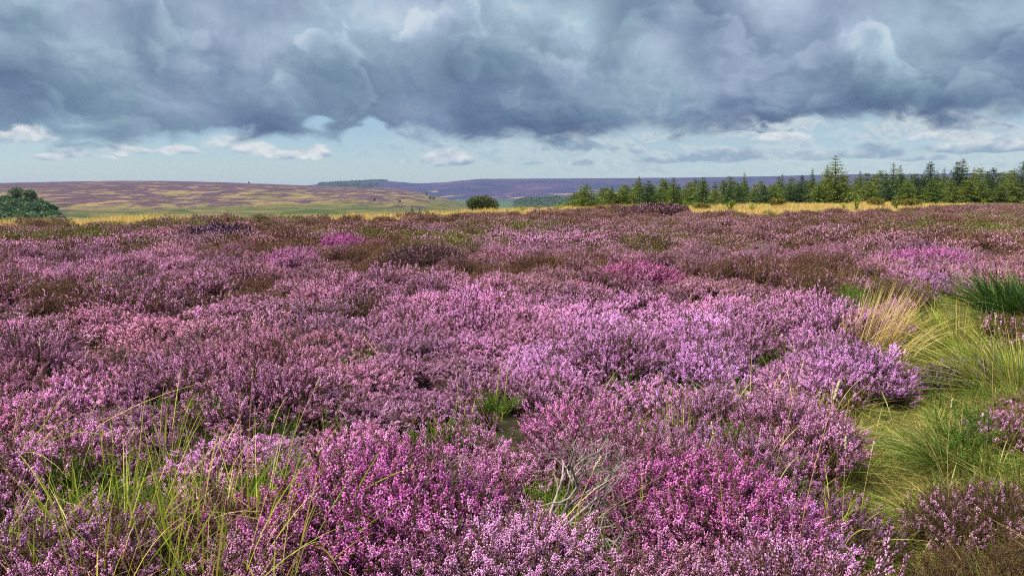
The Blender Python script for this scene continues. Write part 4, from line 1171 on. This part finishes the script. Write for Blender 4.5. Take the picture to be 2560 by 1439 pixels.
# plantation along the crest of the far spur, and the wood in the valley
S = Soup(); C, R = [], []
for u in np.arange(792, 968, 2.6):
    d0 = 4450.0
    top = np.interp(u, [792, 800, 850, 905, 940, 968], [463, 456, 453, 450.5, 448, 449])
    base_v = np.interp(u, [792, 860, 920, 945, 968], [465, 466.5, 467, 460, 450])
    nrow = max(1, int((base_v - top) / 2.2))
    for j in range(nrow):
        v = top + (base_v - top) * j / nrow
        p = sight(u + RNG.normal() * 1.2, v + RNG.normal() * .4, d0 - 160 * j)
        r = RNG.uniform(7, 10); C.append(p - np.array([0, 0, r * .8])); R.append(r)
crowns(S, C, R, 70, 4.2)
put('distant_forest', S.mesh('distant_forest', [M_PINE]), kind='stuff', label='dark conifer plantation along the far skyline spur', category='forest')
S = Soup(); C, R = [], []
for u in np.arange(1285, 1440, 3.2):
    for j, d0 in enumerate((2050, 2000, 1950, 1900)):
        v = np.interp(u, [1285, 1310, 1400, 1440], [502, 492, 490, 496]) + j * 7 + RNG.normal() * 1.5
        p = sight(u, v, d0); r = RNG.uniform(5, 8); C.append(p - np.array([0, 0, r * .8])); R.append(r)
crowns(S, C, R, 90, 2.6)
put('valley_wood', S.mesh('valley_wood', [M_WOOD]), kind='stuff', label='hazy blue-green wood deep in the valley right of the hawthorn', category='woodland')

# single far trees on the flank of the moor hill and the cairn on its crest
for k, (u, v, hgt, label) in enumerate([(1066, 487, 9, 'tiny far tree on the hill flank, left of three'), (1075, 484, 9, 'tiny far tree on the hill flank, middle of three'), (1084, 486, 11, 'tiny far tree on the hill flank, right of three'),
                                  (936, 502, 8, 'tiny lone tree on the purple slope right of the hill crest'), (1000, 505, 5, 'tiny pale shrub at the lower end of the slope')]):
    best = None
    for d in np.arange(900, 2290, 6.0):
        p = sight(u, v, d)
        if p[2] < float(hz(p[0], p[1])): best = d; break
    d = best or 1700.0
    p = sight(u, v, d); z = float(hz(p[0], p[1])); p[2] = z - 0.3
    s = d / F
    tm, cm = round_bush(70 + k, 4.2 * s, hgt * s * .9, 420, 1.6 * s, M_WOOD, 5)
    plant_tree('tree', p, 1, 1, (tm, cm), label, 'tree', 'far trees on the moor hill')
M_STONE = mat_varied('cairn_stone', [(0, (0.06, 0.05, 0.05)), (1, (0.16, 0.14, 0.13))], 0, 0.9)
S = Soup(); RNG = np.random.default_rng(9)
p = sight(622, 458, CREST - 40); p[2] = float(hz(p[0], p[1]))
for lv in range(6):
    n = 9 - lv; 
    for i in range(n):
        a = i * 6.28 / n + lv; rr = 2.6 - lv * 0.42
        S.blobs(np.array([[rr * math.cos(a), rr * math.sin(a), lv * 0.9]]), np.array([[0, 0, 1.0]]), 1.5, 1.0, 0, RNG.random())
put('cairn', S.mesh('cairn', [M_STONE]), loc=p, label='tiny stone cairn standing on the crest of the moor hill', category='cairn')

# ================================================================== grasses, twigs and small plants
def tuft_blades(n, L0, L1, spread, lean=(0, 0), droop=0.5, w=0.005, seg=7, base=0.03, seed=0):
    """midribs of n grass blades from one root, arching outwards"""
    r = np.random.default_rng(seed)
    a = r.random(n) * 6.283; L = r.uniform(L0, L1, n)
    t = np.linspace(0, 1, seg)[None, :, None]
    o = np.stack([np.cos(a), np.sin(a), np.zeros(n)], 1) * (base * np.sqrt(r.random(n)))[:, None]
    th = np.abs(r.normal(size=n)) * spread
    dh = np.stack([np.cos(a), np.sin(a), np.zeros(n)], 1) * np.sin(th)[:, None] + np.array([lean[0], lean[1], 0])
    up = np.cos(th)[:, None] * np.array([0, 0, 1.0])
    dr = droop * r.uniform(0.3, 1.4, n)
    P = o[:, None] + L[:, None, None] * (dh[:, None] * (t + 0.9 * dr[:, None, None] * t * t) + up[:, None] * (t - 0.62 * dr[:, None, None] * t ** 2.3))
    P[..., 2] = np.maximum(P[..., 2], 0.01)
    return P, r.uniform(0.7, 1.3, n) * w, r.random(n)

# ---- turf on and beside the path (stuff)
TURF = []
M_STRAW2 = mat_varied('trodden_straw', [(0, (0.10, 0.075, 0.02)), (0.5, (0.27, 0.19, 0.06)), (1, (0.50, 0.36, 0.15))], 0.25, 0.7, 0.1)
for k in range(6):
    RNG = np.random.default_rng(200 + k); S = Soup()
    if k < 3:
        P, w, r = tuft_blades(60, .05, .15, 1.0, (0.2 * math.cos(k * 2), 0.2 * math.sin(k * 2)), .8, .0040, 5, .10, 210 + k)
    else:
        P, w, r = tuft_blades(60, .12, .34, .75, (-0.10, -0.05), .6, .0042, 6, .06, 210 + k)
    S.blades(P, w, 0, r ** 1.2); TURF.append(S.mesh('turf_tuft', [[M_TURF, M_STRAW2, M_TURF, M_TURF, M_GRASS, M_STRAW2][k]]))
x, y = polar_points(1.6, 17, 0.062, radians(42), 301)
s = path_side(x, y)
k = (s > -0.45) & (y < PATH[-1, 1] + 1.0) & (x < 9.5) & (np.arctan2(x, y) > 0.2)
x, y, s = x[k], y[k], s[k]
r = np.random.default_rng(302)
d = np.hypot(x, y)
thin = r.random(len(x)) < np.clip(1.0 - d / 18, 0.25, 1) * np.where(fbm(x / .35, y / .35, 95, 2) > .42, 1.0, .35)
x, y, s = x[thin], y[thin], s[thin]
long_ = (np.abs(s) > 0.28) & (r.random(len(x)) < np.clip((np.abs(s) - 0.25) * .8, 0, .30))
idx = np.where(long_, r.integers(3, 6, len(x)), r.integers(0, 3, len(x)))
P = np.stack([x, y, ground_z(x, y)], 1)
sc = r.uniform(.7, 1.25, len(x))
sc = np.where(np.abs(s) < 0.22, sc * 0.75, sc)
scatter('grass', P, np.stack([r.normal(size=len(x)) * .12, r.normal(size=len(x)) * .12, r.random(len(x)) * 6.28], 1),
        np.stack([sc, sc, sc], 1), idx, TURF, np.ones((len(x), 3)), np.ones((len(x), 3)), kind='stuff',
        label='fine green and straw turf on and along the path', category='grass')

# ---- pale grass beyond the heather (stuff)
PALE = []
M_PALE = mat_varied('pale_bent', [(0, (0.62, 0.39, 0.09)), (0.5, (0.88, 0.58, 0.17)), (1, (0.92, 0.72, 0.34))], 0.35, 0.6, 0.2)
for k in range(4):
    RNG = np.random.default_rng(220 + k); S = Soup()
    P_, w, r = tuft_blades(34, .35, .85, .32, (0.1, 0), .5, .016, 5, .22, 230 + k)
    S.blades(P_, w, 0, r); PALE.append(S.mesh('pale_tuft', [M_PALE if k else M_YELLOW]))
x, y = polar_points(34, 112, 0.42, radians(40), 303)
d = np.hypot(x, y); a = np.arctan2(x, y); r = np.random.default_rng(304)
hd = heath_d(a); ed = edge_d(a)
patch = fbm(x / 3.5, y / 3.5, 81, 3)
left = a < atan2(1250 - CX, F)
k = (d > hd - 1.5) & (d < np.where(left, hd + 9, ed + 4)) & (patch > np.where(left, 0.475, 0.36))
x, y, d, patch = x[k], y[k], d[k], patch[k]
P = np.stack([x, y, ground_z(x, y)], 1)
sc = r.uniform(.6, 1.05, len(x)) * np.interp(patch, [.36, .55], [.6, 1.1])
sc = np.where(np.arctan2(x, y) > 0.2, sc * 0.72, sc * 0.85)
scatter('pale_grass', P, np.stack([np.zeros(len(x)), np.zeros(len(x)), r.random(len(x)) * 6.28], 1), np.stack([sc, sc, sc], 1),
        np.where(r.random(len(x)) < .14, 0, r.integers(1, 4, len(x))), PALE, np.ones((len(x), 3)), np.ones((len(x), 3)), kind='stuff',
        label='band of straw-coloured grass between the heather and the trees', category='grass')

# ---- crowberry: bottle-brush green shoots in the hollows (stuff)
CROW = []
for k in range(3):
    RNG = np.random.default_rng(240 + k); S = Soup(); n = 15
    a = RNG.random(n) * 6.28; L = RNG.uniform(.06, .15, n); th = RNG.uniform(.1, .8, n)
    t = np.linspace(0, 1, 4)[None, :, None]
    tipv = np.stack([np.cos(a) * np.sin(th), np.sin(a) * np.sin(th), np.cos(th)], 1) * L[:, None]
    o = np.stack([np.cos(a), np.sin(a), np.zeros(n)], 1) * (.07 * np.sqrt(RNG.random(n)))[:, None]
    Pc = o[:, None] + tipv[:, None] * t
    S.tubes(Pc, np.full((n, 4), .0018), 0, .3)
    m = 46
    i = np.repeat(np.arange(n), m); f = RNG.random(n * m)
    C = o[i] + tipv[i] * f[:, None]
    S.leaves(C, nrm3(nrm3(tipv)[i] * .5 + RNG.normal(size=C.shape)), .009 + .005 * RNG.random(len(C)), .004, 0, np.clip(.25 + .6 * f + RNG.normal(size=len(C)) * .12, 0, 1))
    CROW.append(S.mesh('crowberry_shoots', [M_CROW]))
CROW_SPOTS = [(1240, 1012, 45, 16, 7, .27), (1560, 1090, 60, 30, 12, .22), (1700, 1160, 40, 20, 8, .20), (240, 1310, 150, 60, 40, .10), (620, 1270, 90, 50, 34, .08), (150, 1160, 110, 30, 16, .22),
              (700, 1250, 60, 50, 50, .12), (900, 1400, 130, 40, 70, .06), (1330, 1290, 90, 40, 70, .06), (1280, 1400, 40, 20, 14, .10), (1480, 1400, 90, 30, 40, .05), (2130, 750, 40, 18, 26, .30),
              (2180, 650, 60, 12, 20, .26), (270, 700, 90, 14, 30, .22), (300, 730, 80, 10, 30, .22), (1850, 1100, 40, 16, 6, .26), (540, 1010, 24, 14, 4, .26), (2330, 830, 50, 24, 24, .1),
              (1120, 1100, 70, 20, 6, .22), (480, 1430, 100, 20, 50, .10), (1900, 1180, 100, 60, 10, .20), (2410, 1060, 60, 50, 16, .18)]
Pc, sc = [], []
r = np.random.default_rng(305)
for u, v, ru, rv, n, lift in CROW_SPOTS:
    for i in range(n):
        p = ground_pt(u + r.normal() * ru * .6, v + r.normal() * rv * .6, lift)
        p[2] += lift * .85; Pc.append(p); sc.append(r.uniform(.55, 1.0) * (1 + 0.03 * np.hypot(p[0], p[1])))
# and wherever the ground shows between bushes near the camera
x, y = polar_points(1.5, 9, 0.24, radians(41), 306)
k = (fbm(x / .8, y / .8, 91, 2) > .60) & (path_side(x, y) < -.3)
for xx, yy in zip(x[k], y[k]): Pc.append([xx, yy, float(ground_z(xx, yy)) + .05]); sc.append(r.uniform(.8, 1.5))
Pc = np.array(Pc); sc = np.array(sc)
scatter('crowberry', Pc, np.stack([r.normal(size=len(Pc)) * .25, r.normal(size=len(Pc)) * .25, r.random(len(Pc)) * 6.28], 1), np.stack([sc, sc, sc], 1),
        r.integers(0, 3, len(Pc)), CROW, np.ones((len(Pc), 3)), np.ones((len(Pc), 3)), kind='stuff', label='bright green crowberry shoots in hollows between the heather', category='crowberry')

# ---- grass clumps and tussocks, each a thing of its own
def grass_thing(name, u, v, mats, specs, label, group, lift=0.0, cat='grass clump'):
    g = ground_pt(u, v, lift)
    S = Soup()
    for mi, kw in specs:
        P_, w, r = tuft_blades(**kw); S.blades(P_, w, mi, r)
    me = S.mesh(name, mats)
    o = put(name, me, loc=g, label=label, category=cat)
    if group: o['group'] = group
    return o
GG = 'yellow-green grass clumps in the front heather'
# thin wisps scattered through the near heather (stuff)
WISP = []
for k in range(4):
    RNG = np.random.default_rng(260 + k); S = Soup()
    P_, w, r = tuft_blades(7, .30, .62, .40, (.08, 0), .45, .0042, 8, .05, 270 + k)
    S.blades(P_, w, 0, r); WISP.append(S.mesh('grass_wisp', [[M_YELLOW, M_YELLOW, M_GRASS, M_STRAW][k]]))
wx, wy = [], []
r = np.random.default_rng(307)
for u, v, ru, rv, n in [(300, 1360, 360, 130, 44), (120, 1200, 200, 80, 16), (600, 1380, 240, 90, 30), (300, 1480, 380, 40, 34), (1500, 1400, 300, 60, 24), (1950, 1150, 200, 160, 40), (1750, 1080, 250, 120, 16), (2080, 900, 160, 120, 30), (1200, 1100, 700, 200, 22), (2150, 760, 120, 60, 40), (1900, 780, 250, 60, 14), (2330, 700, 140, 60, 50)]:
    for i in range(n):
        p = ground_pt(u + r.normal() * ru * .6, min(1500, max(640, v + r.normal() * rv * .6)), .05); wx.append(p[0]); wy.append(p[1])
wx, wy = np.array(wx), np.array(wy); n = len(wx); sc = r.uniform(.7, 1.25, n)
scatter('grass_wisps', np.stack([wx, wy, ground_z(wx, wy)], 1), np.stack([r.normal(size=n) * .12, r.normal(size=n) * .12, r.random(n) * 6.28], 1), np.stack([sc, sc, sc], 1), r.integers(0, 4, n), WISP,
        np.ones((n, 3)), np.ones((n, 3)), kind='stuff', label='thin yellow and straw grass wisps poking through the heather', category='grass')
NEAR = [  # column, row of the root, count, shortest, longest, lean x, lean y, droop, spread, label
    (205, 1395, 14, .25, .50, -.10, 0, .35, .42, 'wispy yellow-green grass clump in the lower left corner'),
    (330, 1420, 22, .30, .62, .12, 0, .35, .40, 'tall yellow-green grass clump whose blades lean right, near the lower left'),
    (455, 1445, 12, .35, .72, .02, 0, .12, .22, 'upright grass clump with stiff yellow stems at the bottom edge'),
    (560, 1380, 16, .28, .58, .10, 0, .5, .45, 'arching yellow grass clump just left of the large magenta bush'),
    (655, 1430, 26, .35, .70, .16, .05, .35, .34, 'densest bright yellow grass clump beside the large magenta bush'),
    (770, 1450, 12, .35, .62, .25, 0, .8, .40, 'grass clump at the bottom edge with long blades arching right'),
    (300, 1260, 12, .28, .52, .05, 0, .45, .42, 'green and yellow grass clump among the left-hand twigs'),
    (30, 1230, 14, .40, .75, .42, 0, .8, .35, 'long drooping grass clump entering from the left edge'),
    (60, 1440, 10, .25, .45, .2, 0, .5, .45, 'short grass clump in the extreme lower left corner'),
    (975, 1450, 6, .18, .32, .05, 0, .1, .25, 'three or four short stiff blades below the large magenta bush'),
    (1400, 1450, 9, .22, .42, .10, 0, .2, .35, 'thin yellow grass clump at the bottom, right of the pale pink heather'),
    (1560, 1425, 9, .22, .46, -.05, 0, .5, .45, 'sparse grass clump below the bare grey twigs'),
    (1690, 1140, 7, .20, .42, .0, 0, .15, .28, 'slim green grass blades in the dark gap beyond the twigs'),
    (1850, 1170, 9, .25, .48, .10, 0, .45, .40, 'thin straw-tipped grass clump in the violet heather'),
    (2010, 1420, 13, .22, .44, -.08, 0, .5, .55, 'green grass clump at the bottom edge by the path'),
    (2085, 1380, 18, .20, .40, .1, 0, .7, .6, 'fresh green grass tuft on the left bank of the path'),
    (90, 1550, 12, .35, .62, .10, 0, .4, .40, 'grass blades rising over the bottom edge, first from the left corner'),
    (250, 1570, 14, .35, .66, .10, 0, .4, .40, 'grass blades rising over the bottom edge, second from the left corner'),
    (400, 1540, 12, .35, .62, -.05, 0, .35, .36, 'grass blades rising over the bottom edge, third from the left corner'),
    (540, 1570, 14, .38, .70, .12, 0, .35, .36, 'grass blades rising over the bottom edge, fourth from the left corner'),
    (690, 1550, 12, .36, .66, .10, 0, .4, .36, 'grass blades rising over the bottom edge, fifth from the left corner'),
    (1230, 1060, 6, .25, .45, .05, 0, .2, .3, 'few pale blades in the middle of the pink heather'),
    (420, 1150, 9, .25, .5, .08, 0, .35, .4, 'thin blue-green grass clump in the left heather'),
]
for k, (u, v, n, l0, l1, lx, ly, dr, sp_, label) in enumerate(NEAR):
    RNG = np.random.default_rng(400 + k)
    grass_thing('grass_clump', u, v, [M_YELLOW, M_STRAW, M_GRASS],
                [(0, dict(n=int(n*1.8), L0=l0*1.25, L1=l1*1.4, spread=sp_, lean=(lx, ly), droop=dr, w=.0058, seg=9, base=.08, seed=410 + k)),
                 (2, dict(n=n, L0=l0 * .5, L1=l1 * .8, spread=sp_ * 1.3, lean=(lx, ly), droop=dr * 1.2, w=.0050, seg=8, base=.07, seed=440 + k)),
                 (1, dict(n=max(2, n // 4), L0=l0, L1=l1 * 1.1, spread=sp_, lean=(lx, ly), droop=dr * .7, w=.0035, seg=9, base=.04, seed=470 + k))], label, GG)

TG = 'tussocks along the path'
RNG = np.random.default_rng(600)
grass_thing('rush_tussock', 2600, 800, [M_RUSH], [(0, dict(n=1500, L0=.5, L1=.95, spread=.62, lean=(-.10, -.05), droop=.55, w=.0095, seg=7, base=.62, seed=601))],
            'big dark green rush tussock cut by the right edge', TG, cat='tussock')
grass_thing('grass_tussock', 2385, 1165, [M_GRASS, M_RUSH, M_STRAW], [(0, dict(n=420, L0=.22, L1=.46, spread=.75, lean=(-.22, -.05), droop=.7, w=.0040, seg=8, base=.20, seed=602)),
            (1, dict(n=300, L0=.18, L1=.40, spread=.75, lean=(-.28, -.1), droop=.75, w=.0040, seg=8, base=.20, seed=603)), (2, dict(n=60, L0=.3, L1=.55, spread=.6, lean=(-.3, -.1), droop=.6, w=.003, seg=8, base=.2, seed=604))],
            'grey-green tussock combed over towards the path on its right bank', TG, cat='tussock')
grass_thing('grass_tussock', 2175, 880, [M_STRAW, M_GRASS], [(0, dict(n=230, L0=.45, L1=.95, spread=.20, lean=(.26, 0), droop=.16, w=.0062, seg=7, base=.24, seed=605)),
            (0, dict(n=150, L0=.35, L1=.8, spread=.35, lean=(.45, 0), droop=.5, w=.005, seg=8, base=.5, seed=615)),
            (1, dict(n=120, L0=.2, L1=.5, spread=.6, lean=(0, 0), droop=.6, w=.005, seg=7, base=.25, seed=606))], 'straw-coloured tussock of stiff stalks leaning right beside the path', TG, cat='tussock')
grass_thing('grass_tussock', 2385, 865, [M_YELLOW, M_STRAW, M_GRASS], [(0, dict(n=260, L0=.35, L1=.75, spread=.75, lean=(-.15, -.05), droop=.6, w=.0058, seg=8, base=.38, seed=607)),
            (1, dict(n=180, L0=.35, L1=.8, spread=.65, lean=(-.12, 0), droop=.5, w=.005, seg=8, base=.38, seed=608)), (2, dict(n=250, L0=.3, L1=.6, spread=.6, lean=(-.2, 0), droop=.8, w=.005, seg=8, base=.35, seed=609))],
            'golden tussock of arching blades at the far bend of the path', TG, cat='tussock')
grass_thing('grass_tussock', 2540, 985, [M_GRASS, M_YELLOW, M_STRAW], [(0, dict(n=520, L0=.4, L1=.85, spread=.65, lean=(-.1, 0), droop=.6, w=.0052, seg=8, base=.36, seed=610)),
            (1, dict(n=220, L0=.45, L1=.9, spread=.6, lean=(-.12, 0), droop=.55, w=.005, seg=8, base=.36, seed=611)), (2, dict(n=90, L0=.5, L1=1.0, spread=.5, lean=(-.1, 0), droop=.4, w=.0035, seg=8, base=.36, seed=612))],
            'tall yellow-green tussock below the dark rushes at the right edge', TG, cat='tussock')
grass_thing('grass_tussock', 2330, 1330, [M_GRASS, M_STRAW], [(0, dict(n=330, L0=.15, L1=.34, spread=.7, lean=(-.4, -.1), droop=.9, w=.0038, seg=7, base=.18, seed=613)), (1, dict(n=60, L0=.2, L1=.42, spread=.7, lean=(-.3, 0), droop=.7, w=.003, seg=7, base=.18, seed=614))],
            'low soft green tussock on the right bank between dark heather bushes', TG, cat='tussock')
grass_thing('grass_tussock', 2470, 780, [M_STRAW, M_YELLOW], [(0, dict(n=160, L0=.4, L1=.95, spread=.35, lean=(-.12, 0), droop=.4, w=.006, seg=7, base=.4, seed=616)), (1, dict(n=120, L0=.3, L1=.7, spread=.5, lean=(-.1, 0), droop=.6, w=.006, seg=7, base=.4, seed=617))],
            'dry straw grass tussock left of the dark rushes', TG, cat='tussock')

# ---- single flowering stalks that stand above the heather
M_SEED = mat_varied('seed_head', [(0, (0.45, 0.36, 0.20)), (1, (0.78, 0.68, 0.46))], 0.25, 0.7, 0.1)
def stalk(u0, v0, u1, v1, bend, label, head=0.05, hw=.005, d=None):
    """root under the canopy at (u0,v0), tip seen at (u1,v1), both at the root's distance"""
    g = ground_pt(u0, v0, .30)
    r = ray(u1, v1); tip = EYE + r * ((g[1]) / r[1])
    t = np.linspace(0, 1, 12)[:, None]
    side = np.array([bend, 0.05 * bend, 0])
    P_ = (tip - g) * t + side * np.sin(t * pi) * .5 + np.array([0, 0, 1]) * (t * (1 - t)) * abs(bend) * .6
    S = Soup(); S.tubes(P_[None], np.linspace(.0022, .0011, 12)[None], 0, .6, 4)
    e = bpy.data.objects.new('grass_stalk', None); COL.objects.link(e); e.location = g; e['label'] = label; e['category'] = 'grass stalk'; e['group'] = 'single grass stalks above the heather'
    put('stem', S.mesh('stem', [M_STRAW]), e)
    H = Soup(); n = 26
    f = 1 - head / (np.linalg.norm(P_[-1]) + 1e-6) * np.random.default_rng(int(u1)).random(n)
    C = np.stack([np.interp(f, t[:, 0], P_[:, c]) for c in range(3)], 1)
    dv = nrm3((P_[-1] - P_[-3])[None] + RNG.normal(size=(n, 3)) * .02)
    H.blobs(C, dv, head * .22, hw, 0, RNG.random(n))
    put('seed_head', H.mesh('seed_head', [M_SEED]), e)
RNG = np.random.default_rng(650)
for a in [(108, 1040, 100, 845, .0, 'tall thin straight grass stalk at the far left of the heather'),
          (606, 1130, 632, 925, .0, 'tall thin straight grass stalk left of centre, nearly upright'),
          (680, 1130, 800, 945, -.05, 'long thin grass stalk left of centre leaning to the right'),
          (1985, 1330, 2098, 958, -.05, 'tallest stalk with a fat pale seed head, leaning right near the path', .085, .008),
          (1915, 1150, 2010, 900, .0, 'thin upright stalk with a narrow pale head left of the fat-headed one', .06, .0045),
          (1810, 1330, 1780, 1060, .05, 'straw stalk curving over the deep magenta bush', .07, .005),
          (1660, 1160, 1655, 935, .08, 'slim pale stalk arching above the dark gap'),
          (2110, 1250, 2115, 1095, .0, 'short stalk with a feathery head by the path edge', .06, .007),
          (2150, 1240, 2185, 1105, -.02, 'second short stalk with a pointed head by the path edge', .05, .005),
          (1445, 1330, 1500, 1145, -.12, 'bent tan stalk crossing the bare grey twigs', .07, .0045),
          (1250, 1010, 1150, 905, .0, 'faint reddish stalk in the middle of the pink heather'),
          (210, 960, 320, 880, -.02, 'leaning dry stalk above the brown heather on the left'),
          (1880, 800, 1890, 640, .0, 'lone faint stalk rising from the lilac carpet'),
          (2160, 780, 2200, 645, .0, 'tall dry stalk above the straw-coloured tussock', .05, .006),
          (2300, 760, 2305, 630, .0, 'upright dry stalk in front of the bright pink bush'),
          (2400, 700, 2420, 590, .05, 'long bent dry stalk beyond the golden tussock'),
          (2500, 1010, 2490, 790, -.05, 'tall pale stalk in front of the dark rushes', .07, .006),
          (2390, 1190, 2380, 1000, -.05, 'pale stalk rising from the grey-green tussock')]:
    stalk(*a)

# ---- bare twigs of old heather
def twigs(seed, n, spread, L, rad, lean):
    global RNG
    RNG = np.random.default_rng(seed); S = Soup()
    def grow(o, dv, L, r, lv):
        m = 6; P_ = [o]; d_ = dv.copy()
        for i in range(m):
            d_ = d_ + RNG.normal(size=3) * .28; d_[2] += .06; d_ /= np.linalg.norm(d_)
            P_.append(P_[-1] + d_ * L / m)
        P_ = np.array(P_); S.tubes(P_[None], np.linspace(r, r * .55, m + 1)[None], 0, .2 + .75 * RNG.random(), 5 if lv < 2 else 3)
        if lv < 4:
            for j in range(RNG.integers(2, 4) + (lv == 0)):
                k = RNG.integers(2, m + 1); dd = (P_[k] - P_[k - 1]); dd /= np.linalg.norm(dd)
                dd = dd + RNG.normal(size=3) * .55; dd /= np.linalg.norm(dd)
                grow(P_[k], dd, L * RNG.uniform(.5, .8), r * .58, lv + 1)
    for i in range(n):
        a = RNG.random() * 6.28
        dv = np.array([math.cos(a) * spread + lean[0], math.sin(a) * spread + lean[1], .55]); dv /= np.linalg.norm(dv)
        grow(RNG.normal(size=3) * np.array([.06, .04, 0]), dv, L * RNG.uniform(.7, 1.1), rad, 0)
    return S.mesh('dead_heather', [M_DEAD])
for k, (u, v, lift, n, sp_, L, rad, lean, label) in enumerate([
        (1385, 1335, .16, 7, .6, .34, .0090, (.6, .05), 'tangle of bare grey heather branches between the two magenta bushes'),
        (1130, 1320, .16, 4, .5, .26, .0060, (.8, 0), 'thin bare grey branch lying left of the large twig tangle'),
        (690, 1225, .18, 4, .8, .18, .0035, (0, 0), 'small pale bare twigs behind the densest yellow grass'),
        (420, 1400, .05, 7, .7, .18, .0036, (0, 0), 'grey bare twigs low in the front left heather'),
        (1895, 640, .25, 3, .9, .30, .0080, (0, 0), 'pale bare twig sticking up far out on the right'),
        (1030, 655, .20, 4, .9, .30, .0080, (0, 0), 'bleached bare stems beneath the rusty brown mound'),
        (500, 910, .22, 4, .9, .20, .0045, (.2, 0), 'grey bare stems lying in the brown heather on the left')]):
    g = ground_pt(u, v, lift); g[2] += lift
    put('dead_heather', twigs(700 + k, n, sp_, L, rad, lean), loc=g, label=label, category='twigs', group='bare twigs of old heather')

# ---- a scrap of white on the path's edge
g = ground_pt(2292, 968, 0.03)
n = 7; gx, gy = np.meshgrid(np.linspace(-.5, .5, n), np.linspace(-.5, .5, n)); RNG = np.random.default_rng(3)
Vv = np.stack([gx * .075 + RNG.normal(size=gx.shape) * .004, gy * .11 + RNG.normal(size=gx.shape) * .004, .05 + .025 * np.abs(RNG.normal(size=gx.shape))], -1).reshape(-1, 3)
i = (np.arange(n - 1)[:, None] * n + np.arange(n - 1)[None]).ravel()
m_, nt_ = new_mat('white_paper'); finish(nt_, (0.82, 0.83, 0.85), 0.6, 0.2, 0.2)
me = mesh_from('paper_scrap', Vv, np.stack([i, i + 1, i + n + 1, i + n], 1), [m_])
put('paper_scrap', me, loc=g, label='small crumpled white scrap lying at the path edge', category='litter')

# ================================================================== haze in the valley air
def haze():
    m = bpy.data.materials.new('haze'); m.use_nodes = True; nt = m.node_tree; nt.nodes.clear()
    out = nt.nodes.new('ShaderNodeOutputMaterial'); v = nt.nodes.new('ShaderNodeVolumePrincipled')
    v.inputs['Color'].default_value = (0.50, 0.66, 1.0, 1); v.inputs['Density'].default_value = HAZE
    v.inputs['Anisotropy'].default_value = 0.0
    nt.links.new(v.outputs[0], out.inputs['Volume'])
    x0, x1, y0, y1, z0, z1 = -9400, 9400, -400, 9500, -190, 112
    V = np.array([[x, y, z] for x in (x0, x1) for y in (y0, y1) for z in (z0, z1)], float)
    Q = np.array([[0, 1, 3, 2], [4, 6, 7, 5], [0, 4, 5, 1], [2, 3, 7, 6], [0, 2, 6, 4], [1, 5, 7, 3]])
    put('haze', mesh_from('haze', V, Q, [m]), kind='stuff', label='thin blue haze in the air over the valley', category='haze')
HAZE = 0.00007
haze()
